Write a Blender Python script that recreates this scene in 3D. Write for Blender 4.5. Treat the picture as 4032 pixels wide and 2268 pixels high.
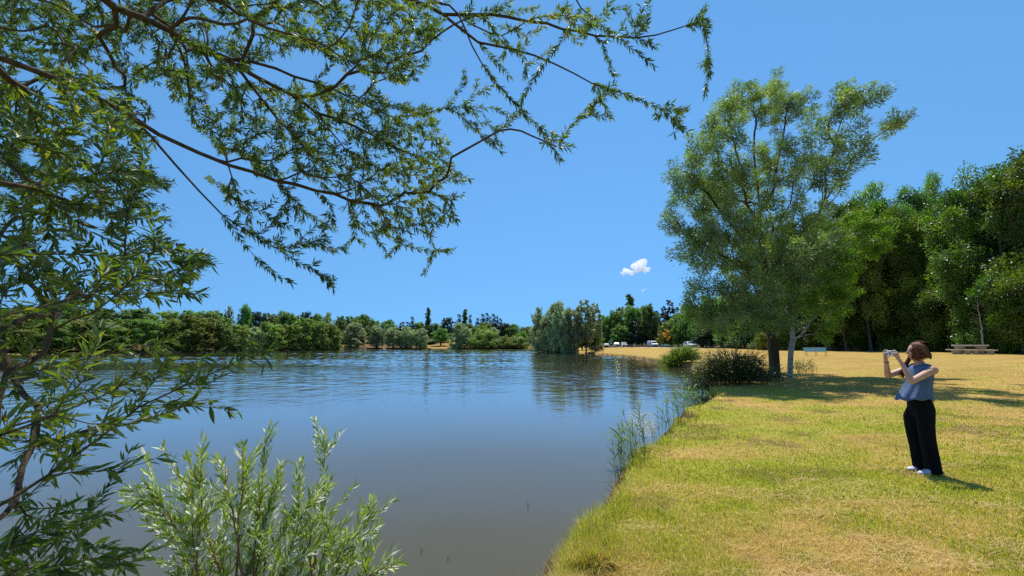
import bpy, bmesh, math, random
import numpy as np
from mathutils import Vector, Matrix

for o in list(bpy.data.objects):
    bpy.data.objects.remove(o)
rng = np.random.default_rng(11)
random.seed(11)
R = math.radians
scene = bpy.context.scene
COL = scene.collection

# ------------------------------------------------------------------ camera
FPX, HZ, CAMZ = 1560.0, 1352.0, 2.1
PITCH = math.atan((HZ - 1134.0) / FPX)
cam = bpy.data.cameras.new("camera")
cam.sensor_fit = 'HORIZONTAL'
cam.sensor_width = 36.0
cam.lens = 36.0 * FPX / 4032.0
cam.clip_start = 0.05
cam.clip_end = 20000
camo = bpy.data.objects.new("camera", cam)
COL.objects.link(camo)
camo.location = (0, 0, CAMZ)
camo.rotation_euler = (math.pi / 2 + PITCH, 0, 0)
scene.camera = camo

# ------------------------------------------------------------------ sky, sun, exposure
SUN_EL, SUN_AZ = R(68), R(13)          # azimuth measured from +Y towards +X
world = bpy.data.worlds.new("World")
scene.world = world
world.use_nodes = True
wt = world.node_tree
wt.nodes.clear()
wo = wt.nodes.new('ShaderNodeOutputWorld')
wb = wt.nodes.new('ShaderNodeBackground')
sky = wt.nodes.new('ShaderNodeTexSky')
sky.sky_type = 'NISHITA'
sky.sun_disc = False
sky.sun_elevation = SUN_EL
sky.sun_rotation = SUN_AZ
sky.altitude = 0
sky.air_density = 1.3
sky.dust_density = 0.0
sky.ozone_density = 10.0
wb.inputs['Strength'].default_value = 0.132
# the photograph's sky is an even clear blue down to the treetops: compress the horizon glow all round
wtc = wt.nodes.new('ShaderNodeTexCoord')
wvm = wt.nodes.new('ShaderNodeVectorMath')
wvm.operation = 'MULTIPLY_ADD'
wvm.inputs[1].default_value = (1, 1, 0.64)
wvm.inputs[2].default_value = (0, 0, 0.36)
wt.links.new(wtc.outputs['Generated'], wvm.inputs[0])
wt.links.new(wvm.outputs[0], sky.inputs[0])
wmx = wt.nodes.new('ShaderNodeMix')
wmx.data_type = 'RGBA'
wmx.blend_type = 'MULTIPLY'
wmx.inputs[0].default_value = 1.0
wmx.inputs[7].default_value = (0.79, 1.045, 1.0, 1)      # white balance of the whole sky
wt.links.new(sky.outputs['Color'], wmx.inputs[6])
wt.links.new(wmx.outputs[2], wb.inputs['Color'])
wt.links.new(wb.outputs[0], wo.inputs[0])

sl = bpy.data.lights.new("sun", 'SUN')
sl.energy = 4.8
sl.angle = R(0.53)
sl.color = (1.0, 0.955, 0.87)
so = bpy.data.objects.new("sun", sl)
COL.objects.link(so)
sv = Vector((math.sin(SUN_AZ) * math.cos(SUN_EL), math.cos(SUN_AZ) * math.cos(SUN_EL), math.sin(SUN_EL)))
so.rotation_euler = sv.to_track_quat('Z', 'Y').to_euler()
so.location = (0, 30, 60)

vs = scene.view_settings
vs.view_transform = 'Standard'
vs.look = 'None'
vs.exposure = 0.32
vs.gamma = 1.0
vs.use_curve_mapping = False
scene.cycles.use_denoising = False
scene.cycles.max_bounces = 12
scene.cycles.diffuse_bounces = 3
scene.cycles.glossy_bounces = 3
scene.cycles.transmission_bounces = 6
scene.cycles.volume_bounces = 12
scene.cycles.sample_clamp_indirect = 6.0

# ------------------------------------------------------------------ pixel geometry (4032 x 2268 photograph)
CP, SP = math.cos(PITCH), math.sin(PITCH)


def ray(px, py):
    px = np.asarray(px, float); py = np.asarray(py, float)
    r = (px - 2016.0) / FPX
    u = -(py - 1134.0) / FPX
    return np.stack([r + 0 * u, CP - SP * u + 0 * r, SP + CP * u + 0 * r], -1)


def P(px, py, Y):
    d = ray(px, py)
    t = np.asarray(Y, float) / d[..., 1]
    return d * t[..., None] + np.array([0, 0, CAMZ])


def PZ(px, py, z):
    d = ray(px, py)
    t = (z - CAMZ) / d[..., 2]
    return d * t[..., None] + np.array([0, 0, CAMZ])


def project(p):
    p = np.asarray(p, float)
    x = p[..., 0]; y = p[..., 1]; z = p[..., 2] - CAMZ
    f = y * CP + z * SP
    u = -y * SP + z * CP
    return 2016 + FPX * x / f, 1134 - FPX * u / f, f


def nrmz(a):
    return a / np.maximum(np.linalg.norm(a, axis=-1, keepdims=True), 1e-9)


def vnoise(x, y, seed=0):
    x = np.asarray(x, float); y = np.asarray(y, float)
    ix = np.floor(x); iy = np.floor(y)
    fx = x - ix; fy = y - iy
    fx = fx * fx * (3 - 2 * fx); fy = fy * fy * (3 - 2 * fy)

    def h(a, b):
        s = np.sin(a * 127.1 + b * 311.7 + seed * 74.7) * 43758.5453
        return s - np.floor(s)
    return (h(ix, iy) * (1 - fx) + h(ix + 1, iy) * fx) * (1 - fy) + (h(ix, iy + 1) * (1 - fx) + h(ix + 1, iy + 1) * fx) * fy


def fbm(x, y, seed=0, octv=4):
    s = 0; a = 0.5; t = 0
    for i in range(octv):
        s = s + a * vnoise(x * 2 ** i, y * 2 ** i, seed + i * 3.1)
        t += a; a *= 0.5
    return s / t


def smooth(a, b, x):
    t = np.clip((x - a) / (b - a), 0, 1)
    return t * t * (3 - 2 * t)


# ------------------------------------------------------------------ lake outline
near_edge = [(1956, 2275), (2060, 2215), (2167, 2144), (2240, 2050), (2300, 1972), (2370, 1895), (2441, 1823), (2500, 1770), (2566, 1721), (2650, 1660), (2723, 1612)]
shore = [PZ(a, b, 0.36)[:2] for a, b in near_edge]
mid_edge = [(2810, 1545), (2800, 1500), (2765, 1462), (2740, 1449), (2690, 1446), (2650, 1440), (2605, 1427), (2566, 1420), (2500, 1410), (2420, 1402), (2347, 1396), (2300, 1392), (2254, 1391), (2200, 1388), (2160, 1386), (2128, 1384)]
shore += [PZ(a, b, 0.0)[:2] for a, b in mid_edge]
shore += [np.array(p) for p in [(8.5, 112), (14, 128), (22, 140)]]
far_edge = [(2200, 1374), (2131, 1374), (2080, 1374.5), (1980, 1374), (1870, 1374.5), (1800, 1374), (1720, 1374.5), (1640, 1374), (1560, 1374.5), (1480, 1374), (1400, 1374.5), (1352, 1375), (1338, 1378), (1250, 1379.5), (1150, 1381), (1050, 1383), (950, 1385), (861, 1387), (700, 1390), (560, 1392), (400, 1395), (156, 1399), (0, 1404), (-200, 1412)]
shore += [PZ(a, b, 0.0)[:2] for a, b in far_edge]
shore += [np.array(p) for p in [(-92, 45), (-70, 30), (-45, 20), (-25, 11), (-12, 5.2), (-6, 3.1), (-3.2, 2.6), (-1.6, 2.7), (-0.7, 3.0)]]
shore = np.array(shore)


def refine(poly):
    out = []
    n = len(poly)
    for i in range(n):
        p0, p1, p2, p3 = poly[i - 1], poly[i], poly[(i + 1) % n], poly[(i + 2) % n]
        L = np.linalg.norm(p2 - p1)
        k = int(np.clip(L / (0.45 if np.linalg.norm(p1) < 14 else 1.6), 1, 6))
        for j in range(k):
            t = j / k
            q = 0.5 * ((2 * p1) + (-p0 + p2) * t + (2 * p0 - 5 * p1 + 4 * p2 - p3) * t * t + (-p0 + 3 * p1 - 3 * p2 + p3) * t ** 3)
            lin = p1 + (p2 - p1) * t
            q = 0.5 * q + 0.5 * lin
            amp = min(0.5, 0.03 * np.linalg.norm(q) + 0.05)
            q = q + (rng.random(2) - 0.5) * amp
            rq = np.linalg.norm(q)
            if rq < 16:
                tg = (p2 - p1) / (L + 1e-9)
                q = q + np.array([-tg[1], tg[0]]) * 0.22 * (float(fbm(q[0] * 1.1, q[1] * 1.1, 17, 2)) - 0.5) * 2 * min(1, rq / 5)
            out.append(q)
    return np.array(out)


SH = refine(shore)
SA = SH
SB = np.roll(SH, -1, axis=0)


_nk = ((SA[:, 0] > -12) & (SA[:, 1] < 75)) | ((SB[:, 0] > -12) & (SB[:, 1] < 75))


def sdist(x, y):
    x = np.asarray(x, float).ravel(); y = np.asarray(y, float).ravel()
    SA, SB = globals()['SA'], globals()['SB']
    if len(x) and x.min() > -3 and y.max() < 60:
        SA, SB = SA[_nk], SB[_nk]
    out = np.empty(len(x))
    for s in range(0, len(x), 20000):
        p = np.stack([x[s:s + 20000], y[s:s + 20000]], -1)[:, None, :]
        ab = (SB - SA)[None]
        ap = p - SA[None]
        t = np.clip((ap * ab).sum(-1) / np.maximum((ab * ab).sum(-1), 1e-9), 0, 1)
        d2 = ((ap - ab * t[..., None]) ** 2).sum(-1).min(1)
        ya, yb = SA[None, :, 1], SB[None, :, 1]
        cond = (ya > p[..., 1]) != (yb > p[..., 1])
        xi = SA[None, :, 0] + (p[..., 1] - ya) / np.where(np.abs(yb - ya) < 1e-9, 1e-9, yb - ya) * (SB - SA)[None, :, 0]
        inside = (cond & (p[..., 0] < xi)).sum(1) % 2 == 1
        d = np.sqrt(d2)
        out[s:s + 20000] = np.where(inside, -d, d)
    return out


HOLE = PZ(2352, 2225, 0.44)[:2]


def height(x, y, want_d=False):
    shp = np.shape(x)
    x = np.asarray(x, float).ravel(); y = np.asarray(y, float).ravel()
    d = sdist(x, y)
    r = np.hypot(x, y)
    edge = np.where(d < 0, -0.55 + 0.65 * smooth(-0.5, 0.0, d), 0.10 + 0.28 * smooth(0.0, 0.22, d))
    dd = np.maximum(d, 0)
    lawn = 1.0 * (1 - np.exp(-dd / 30.0))
    far = smooth(60, 120, y - 0.9 * x) * (1 - smooth(-5, 25, x - 0.12 * (y - 110)))
    far = np.maximum(far, smooth(135, 165, y) * (1 - smooth(20, 60, x)))
    hill = far * np.minimum(9.0, 0.075 * np.maximum(dd - 12, 0))
    und = (fbm(x * 0.35, y * 0.35, 5, 3) - 0.5) * 0.10 * smooth(0.2, 1.5, dd) + (fbm(x * 2.2, y * 2.2, 9, 3) - 0.5) * 0.05 * smooth(0.1, 0.5, dd) * (r < 25)
    hole = -0.13 * np.exp(-(((x - HOLE[0]) / 0.17) ** 2 + ((y - HOLE[1]) / 0.10) ** 2))
    z = edge + lawn + hill + und + hole
    z = np.where(d < 0, edge, z).reshape(shp)
    if want_d:
        return z, d.reshape(shp)
    return z


def H1(x, y):
    return float(height(np.array([x]), np.array([y]))[0])


def hit(px, py, it=8):
    d = ray(px, py)
    z = np.full(d.shape[:-1], 0.6)
    for _ in range(it):
        t = (z - CAMZ) / np.minimum(d[..., 2], -1e-3)
        p = d * t[..., None]
        z = height(p[..., 0], p[..., 1])
    p[..., 2] = z
    return p


def at(px, Y):
    """ground point seen in column px at world depth Y"""
    d = ray(px, HZ)
    x = float(d[0] / d[1] * Y)
    return np.array([x, Y, H1(x, Y)])


# ------------------------------------------------------------------ mesh helpers
class MB:
    def __init__(self):
        self.V = []; self.T = []; self.Q = []; self.A = []; self.n = 0

    def add(self, V, T=None, Q=None, v=None):
        V = np.asarray(V, float).reshape(-1, 3)
        self.V.append(V)
        if T is not None and len(T):
            self.T.append(np.asarray(T, int).reshape(-1, 3) + self.n)
        if Q is not None and len(Q):
            self.Q.append(np.asarray(Q, int).reshape(-1, 4) + self.n)
        if v is None:
            v = np.zeros(len(V))
        self.A.append(np.broadcast_to(np.asarray(v, float), (len(V),)))
        self.n += len(V)

    def mesh(self, name, smooth_=False, offset=None, extra=None):
        V = np.concatenate(self.V) if self.V else np.zeros((0, 3))
        if offset is not None:
            V = V - np.asarray(offset)
        T = np.concatenate(self.T) if self.T else np.zeros((0, 3), int)
        Q = np.concatenate(self.Q) if self.Q else np.zeros((0, 4), int)
        me = bpy.data.meshes.new(name)
        me.vertices.add(len(V))
        me.vertices.foreach_set('co', V.astype(np.float32).ravel())
        nl = len(T) * 3 + len(Q) * 4
        me.loops.add(nl)
        me.loops.foreach_set('vertex_index', np.concatenate([T.ravel(), Q.ravel()]).astype(np.int32))
        npoly = len(T) + len(Q)
        me.polygons.add(npoly)
        ls = np.concatenate([np.arange(len(T)) * 3, len(T) * 3 + np.arange(len(Q)) * 4]).astype(np.int32)
        me.polygons.foreach_set('loop_start', ls)
        me.polygons.foreach_set('use_smooth', np.full(npoly, bool(smooth_)))
        a = me.attributes.new('v', 'FLOAT', 'POINT')
        a.data.foreach_set('value', np.concatenate(self.A).astype(np.float32) if self.A else np.zeros(0, np.float32))
        if extra:
            for k, arr in extra.items():
                b = me.attributes.new(k, 'FLOAT', 'POINT')
                b.data.foreach_set('value', np.asarray(arr, np.float32))
        me.update(calc_edges=True)
        me.validate()
        return me


def obj(name, me, m=None, parent=None, loc=None, kind=None):
    o = bpy.data.objects.new(name, me)
    COL.objects.link(o)
    if m is not None and me is not None and len(me.materials) == 0:
        me.materials.append(m)
    if parent is not None:
        o.parent = parent
    if loc is not None:
        o.location = loc
    if kind:
        o['kind'] = kind
    return o


def tag(o, label, cat, group=None):
    o['label'] = label
    o['category'] = cat
    if group:
        o['group'] = group
    return o


def empty(name, loc, label, cat, group=None, rz=0.0):
    o = bpy.data.objects.new(name, None)
    COL.objects.link(o)
    o.location = loc
    o.rotation_euler = (0, 0, rz)
    o.empty_display_size = 0.2
    return tag(o, label, cat, group)


def copy_tree(o, parent=None):
    c = o.copy()
    COL.objects.link(c)
    c.parent = parent
    for ch in list(o.children):
        copy_tree(ch, c)
    return c


ORD = ['first', 'second', 'third', 'fourth', 'fifth', 'sixth', 'seventh', 'eighth', 'ninth', 'tenth', 'eleventh', 'twelfth', 'thirteenth', 'fourteenth', 'fifteenth', 'sixteenth', 'seventeenth', 'eighteenth', 'nineteenth', 'twentieth']
TENS = {2: 'twenty', 3: 'thirty', 4: 'forty', 5: 'fifty', 6: 'sixty', 7: 'seventy', 8: 'eighty', 9: 'ninety'}


def ordw(i):
    if i < 20:
        return ORD[i]
    k = i + 1
    if k % 10 == 0:
        return {30: 'thirtieth', 40: 'fortieth', 50: 'fiftieth', 60: 'sixtieth', 70: 'seventieth', 80: 'eightieth', 90: 'ninetieth'}[k]
    return TENS[k // 10] + '-' + ORD[k % 10 - 1]


def tube(mb, path, rad, sides=6, v=0.0, cap=True):
    path = np.asarray(path, float)
    n = len(path)
    rad = np.broadcast_to(np.asarray(rad, float), (n,))
    tang = np.gradient(path, axis=0) if n > 2 else np.repeat((path[1:] - path[:1]), n, 0)
    tang = nrmz(tang)
    ref = np.array([0.0, 0, 1]) if abs(tang[0, 2]) < 0.9 else np.array([1.0, 0, 0])
    ang = np.arange(sides) / sides * 2 * math.pi
    u = np.cross(tang[0], ref); u /= np.linalg.norm(u) + 1e-9
    V = np.empty((n, sides, 3))
    for i in range(n):
        u = u - tang[i] * (u @ tang[i]); u /= np.linalg.norm(u) + 1e-9
        w = np.cross(tang[i], u)
        V[i] = path[i] + rad[i] * (np.cos(ang)[:, None] * u + np.sin(ang)[:, None] * w)
    i = np.arange(n - 1)[:, None]; j = np.arange(sides)[None]
    a = i * sides + j; b = i * sides + (j + 1) % sides
    Q = np.stack([a, b, b + sides, a + sides], -1).reshape(-1, 4)
    Vf = V.reshape(-1, 3)
    T = []
    if cap:
        Vf = np.vstack([Vf, path[:1], path[-1:]])
        c0 = n * sides; c1 = c0 + 1
        for k in range(sides):
            T.append((c0, (k + 1) % sides, k))
            T.append((c1, (n - 1) * sides + k, (n - 1) * sides + (k + 1) % sides))
    mb.add(Vf, T, Q, v)


def lathe(mb, prof, seg=16, center=(0, 0, 0), sx=1.0, sy=1.0, v=0.0):
    """prof: list of (r, z), bottom to top; closed with caps"""
    prof = np.asarray(prof, float)
    ang = np.arange(seg) / seg * 2 * math.pi
    V = np.stack([prof[:, 0][:, None] * np.cos(ang) * sx, prof[:, 0][:, None] * np.sin(ang) * sy, np.repeat(prof[:, 1][:, None], seg, 1)], -1) + np.asarray(center)
    n = len(prof)
    i = np.arange(n - 1)[:, None]; j = np.arange(seg)[None]
    a = i * seg + j; b = i * seg + (j + 1) % seg
    Q = np.stack([a, b, b + seg, a + seg], -1).reshape(-1, 4)
    Vf = np.vstack([V.reshape(-1, 3), [np.asarray(center) + (0, 0, prof[0, 1])], [np.asarray(center) + (0, 0, prof[-1, 1])]])
    T = []
    for k in range(seg):
        T.append((n * seg, (k + 1) % seg, k))
        T.append((n * seg + 1, (n - 1) * seg + k, (n - 1) * seg + (k + 1) % seg))
    mb.add(Vf, T, Q, v)


def box(mb, c, s, rot=None, bev=0.0, v=0.0):
    """box with chamfered vertical/horizontal edges (simple octagon-free when bev=0)"""
    c = np.asarray(c, float); s = np.asarray(s, float) / 2
    if bev <= 0:
        V = np.array([[x, y, z] for x in (-1, 1) for y in (-1, 1) for z in (-1, 1)], float) * s
        Q = [[0, 1, 3, 2], [4, 6, 7, 5], [0, 4, 5, 1], [2, 3, 7, 6], [0, 2, 6, 4], [1, 5, 7, 3]]
        T = []
    else:
        bm = bmesh.new()
        bmesh.ops.create_cube(bm, size=2.0)
        for vv in bm.verts:
            vv.co = Vector((vv.co.x * s[0], vv.co.y * s[1], vv.co.z * s[2]))
        bmesh.ops.bevel(bm, geom=list(bm.edges), offset=bev, segments=1, affect='EDGES', profile=0.5)
        bmesh.ops.triangulate(bm, faces=list(bm.faces))
        bm.verts.ensure_lookup_table()
        V = np.array([vv.co[:] for vv in bm.verts]); Q = []
        T = [[vv.index for vv in f.verts] for f in bm.faces]
        bm.free()
    if rot is not None:
        V = V @ np.array(Matrix(rot).to_3x3()).T
    mb.add(V + c, T, Q, v)


# leaf templates: x across, y along, z normal
LEAF4 = (np.array([[0, 0, 0], [0.5, 0.45, 0.05], [0, 1, -0.02], [-0.5, 0.45, 0.05]]), None, np.array([[0, 1, 2, 3]]))
LEAF8 = (np.array([[0, 0, 0], [0.42, 0.28, 0.045], [0, 0.28, 0.02], [-0.42, 0.28, 0.045], [0.4, 0.62, 0.03], [0, 0.62, 0.005], [-0.4, 0.62, 0.03], [0.02, 1, -0.07]]),
         np.array([[0, 1, 2], [0, 2, 3], [2, 1, 4], [2, 4, 5], [3, 2, 5], [3, 5, 6], [5, 4, 7], [6, 5, 7]]), None)


LEAF5 = (np.array([[0, 0, 0], [0.46, 0.42, 0.04], [0, 0.45, 0.01], [-0.46, 0.42, 0.04], [0.02, 1, -0.06]]), np.array([[0, 1, 2], [0, 2, 3], [2, 1, 4], [3, 2, 4]]), None)


def leafverts(tm, pos, dr, nm, L, W):
    dr = nrmz(dr)
    nm = nrmz(nm - dr * (nm * dr).sum(-1, keepdims=True))
    side = np.cross(dr, nm)
    t = tm[0]
    L = np.broadcast_to(L, (len(pos),)); W = np.broadcast_to(W, (len(pos),))
    return pos[:, None] + t[None, :, 1:2] * (dr * L[:, None])[:, None] + t[None, :, 0:1] * (side * W[:, None])[:, None] + t[None, :, 2:3] * (nm * L[:, None])[:, None]


def leaves(mb, tm, pos, dr, nm, L, W, v):
    if len(pos) == 0:
        return
    V = leafverts(tm, pos, dr, nm, L, W)
    n, k = V.shape[:2]
    off = (np.arange(n) * k)[:, None, None]
    T = (tm[1][None] + off).reshape(-1, 3) if tm[1] is not None else None
    Q = (tm[2][None] + off).reshape(-1, 4) if tm[2] is not None else None
    mb.add(V.reshape(-1, 3), T, Q, np.repeat(np.broadcast_to(v, (n,)), k))


def rvec(n, r=None):
    r = r or rng
    return nrmz(r.normal(size=(n, 3)))


# ------------------------------------------------------------------ materials
def newmat(name):
    m = bpy.data.materials.new(name)
    m.use_nodes = True
    nt = m.node_tree
    nt.nodes.clear()
    out = nt.nodes.new('ShaderNodeOutputMaterial')
    return m, nt, out


def N(nt, t, **kw):
    n = nt.nodes.new(t)
    for k, v in kw.items():
        setattr(n, k, v)
    return n


def ramp(nt, stops, interp='LINEAR'):
    n = nt.nodes.new('ShaderNodeValToRGB')
    n.color_ramp.interpolation = interp
    el = n.color_ramp.elements
    while len(el) < len(stops):
        el.new(0.5)
    for e, (p, c) in zip(el, stops):
        e.position = p
        e.color = (c[0], c[1], c[2], 1)
    return n


def mixrgb(nt, fac, a, b, blend='MIX'):
    n = nt.nodes.new('ShaderNodeMix')
    n.data_type = 'RGBA'
    n.blend_type = blend
    for sock, val in ((n.inputs[0], fac), (n.inputs[6], a), (n.inputs[7], b)):
        if hasattr(val, 'is_linked') or isinstance(val, bpy.types.NodeSocket):
            nt.links.new(val, sock)
        elif isinstance(val, (int, float)):
            sock.default_value = val
        else:
            sock.default_value = (val[0], val[1], val[2], 1)
    return n.outputs[2]


def math_(nt, op, a, b=None, c=None, clamp=False):
    n = nt.nodes.new('ShaderNodeMath')
    n.operation = op
    n.use_clamp = clamp
    for i, val in enumerate((a, b, c)):
        if val is None:
            continue
        if isinstance(val, bpy.types.NodeSocket):
            nt.links.new(val, n.inputs[i])
        else:
            n.inputs[i].default_value = val
    return n.outputs[0]


def noise(nt, scale, detail=3, rough=0.55, vec=None, dist=0.0):
    n = nt.nodes.new('ShaderNodeTexNoise')
    n.inputs['Scale'].default_value = scale
    n.inputs['Detail'].default_value = detail
    n.inputs['Roughness'].default_value = rough
    n.inputs['Distortion'].default_value = dist
    if vec is not None:
        nt.links.new(vec, n.inputs['Vector'])
    return n.outputs['Fac']


def objcoord(nt, scale=None):
    tc = nt.nodes.new('ShaderNodeTexCoord')
    v = tc.outputs['Object']
    if scale is not None:
        mp = nt.nodes.new('ShaderNodeMapping')
        mp.inputs['Scale'].default_value = scale
        nt.links.new(v, mp.inputs['Vector'])
        v = mp.outputs[0]
    return v


def principled(nt, out, color, rough=0.7, spec=0.3, metal=0.0, bump=None, bstr=0.3, bdist=0.02):
    p = nt.nodes.new('ShaderNodeBsdfPrincipled')
    if isinstance(color, bpy.types.NodeSocket):
        nt.links.new(color, p.inputs['Base Color'])
    else:
        p.inputs['Base Color'].default_value = (*color, 1)
    if isinstance(rough, bpy.types.NodeSocket):
        nt.links.new(rough, p.inputs['Roughness'])
    else:
        p.inputs['Roughness'].default_value = rough
    p.inputs['Specular IOR Level'].default_value = spec
    p.inputs['Metallic'].default_value = metal
    if bump is not None:
        b = nt.nodes.new('ShaderNodeBump')
        b.inputs['Strength'].default_value = bstr
        b.inputs['Distance'].default_value = bdist
        nt.links.new(bump, b.inputs['Height'])
        nt.links.new(b.outputs[0], p.inputs['Normal'])
    nt.links.new(p.outputs[0], out.inputs[0])
    return p


def leaf_mat(name, stops, under=None, trans=0.42, tmul=(1.5, 1.7, 0.5), rough=0.42, spec=0.4, jitter=0.25):
    m, nt, out = newmat(name)
    at_ = N(nt, 'ShaderNodeAttribute', attribute_name='v')
    rp = ramp(nt, stops)
    nt.links.new(at_.outputs['Fac'], rp.inputs[0])
    oi = N(nt, 'ShaderNodeObjectInfo')
    hs = N(nt, 'ShaderNodeHueSaturation')
    nt.links.new(rp.outputs[0], hs.inputs['Color'])
    val = math_(nt, 'MULTIPLY_ADD', oi.outputs['Random'], jitter * 2, 1 - jitter)
    nt.links.new(val, hs.inputs['Value'])
    h2 = math_(nt, 'MULTIPLY_ADD', oi.outputs['Random'], 0.05 * jitter / 0.25, 0.5 - 0.025 * jitter / 0.25)
    nt.links.new(h2, hs.inputs['Hue'])
    col = hs.outputs[0]
    tcol = mixrgb(nt, 1.0, col, tmul, 'MULTIPLY')
    top = col
    if under is not None:
        g = N(nt, 'ShaderNodeNewGeometry')
        un = mixrgb(nt, 0.75, col, under)
        top = mixrgb(nt, g.outputs['Backfacing'], col, un)
    p = N(nt, 'ShaderNodeBsdfPrincipled')
    nt.links.new(top, p.inputs['Base Color'])
    p.inputs['Roughness'].default_value = rough
    p.inputs['Specular IOR Level'].default_value = spec
    t = N(nt, 'ShaderNodeBsdfTranslucent')
    nt.links.new(tcol, t.inputs['Color'])
    mx = N(nt, 'ShaderNodeMixShader')
    mx.inputs[0].default_value = trans
    nt.links.new(p.outputs[0], mx.inputs[1])
    nt.links.new(t.outputs[0], mx.inputs[2])
    nt.links.new(mx.outputs[0], out.inputs[0])
    return m


def bark_mat(name, a, b, scale=6.0, stretch=(1, 1, 0.25)):
    m, nt, out = newmat(name)
    v = objcoord(nt, stretch)
    f = noise(nt, scale, 5, 0.65, v)
    rp = ramp(nt, [(0.3, a), (0.7, b)])
    nt.links.new(f, rp.inputs[0])
    principled(nt, out, rp.outputs[0], 0.9, 0.15, bump=f, bstr=0.8, bdist=0.03)
    return m


def plain(name, a, b=None, scale=8.0, rough=0.7, spec=0.3, metal=0.0, bstr=0.2, bdist=0.01, stretch=None):
    m, nt, out = newmat(name)
    v = objcoord(nt, stretch)
    f = noise(nt, scale, 4, 0.6, v)
    b = b or tuple(c * 0.75 for c in a)
    rp = ramp(nt, [(0.3, b), (0.7, a)])
    nt.links.new(f, rp.inputs[0])
    principled(nt, out, rp.outputs[0], rough, spec, metal, bump=f, bstr=bstr, bdist=bdist)
    return m


# ground
def make_ground_mat():
    m, nt, out = newmat('lawn_ground')
    g = N(nt, 'ShaderNodeAttribute', attribute_name='g')
    e = N(nt, 'ShaderNodeAttribute', attribute_name='e')
    v = objcoord(nt)
    n1 = noise(nt, 1.6, 4, 0.6, v)
    n2 = noise(nt, 9.0, 4, 0.65, v)
    n3 = noise(nt, 45.0, 3, 0.7, v)
    vs_ = objcoord(nt, (0.25, 1.0, 1.0))
    n4 = noise(nt, 1.1, 4, 0.65, vs_)
    straw = ramp(nt, [(0.36, (0.26, 0.155, 0.042)), (0.5, (0.40, 0.25, 0.076)), (0.64, (0.54, 0.37, 0.135))])
    nt.links.new(math_(nt, 'ADD', math_(nt, 'MULTIPLY', n2, 0.55), math_(nt, 'MULTIPLY', n4, 0.45)), straw.inputs[0])
    green = ramp(nt, [(0.3, (0.22, 0.23, 0.030)), (0.7, (0.40, 0.38, 0.058))])
    nt.links.new(n2, green.inputs[0])
    gf = math_(nt, 'ADD', g.outputs['Fac'], math_(nt, 'MULTIPLY_ADD', n1, 0.9, -0.45))
    gf = math_(nt, 'ADD', gf, math_(nt, 'MULTIPLY_ADD', n3, 0.8, -0.4), clamp=True)
    c = mixrgb(nt, gf, straw.outputs[0], green.outputs[0])
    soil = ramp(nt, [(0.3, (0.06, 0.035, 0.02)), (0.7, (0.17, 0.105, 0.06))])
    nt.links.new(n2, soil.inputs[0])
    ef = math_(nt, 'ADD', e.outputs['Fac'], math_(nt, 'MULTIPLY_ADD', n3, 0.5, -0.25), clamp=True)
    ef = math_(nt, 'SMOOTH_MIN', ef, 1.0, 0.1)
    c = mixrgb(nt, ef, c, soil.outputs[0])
    dark = math_(nt, 'MULTIPLY_ADD', n3, 0.5, 0.72)
    c = mixrgb(nt, 1.0, c, dark, 'MULTIPLY')
    bm_ = math_(nt, 'ADD', n3, math_(nt, 'MULTIPLY', n2, 2.0))
    principled(nt, out, c, 0.95, 0.05, bump=bm_, bstr=0.9, bdist=0.03)
    return m


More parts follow.
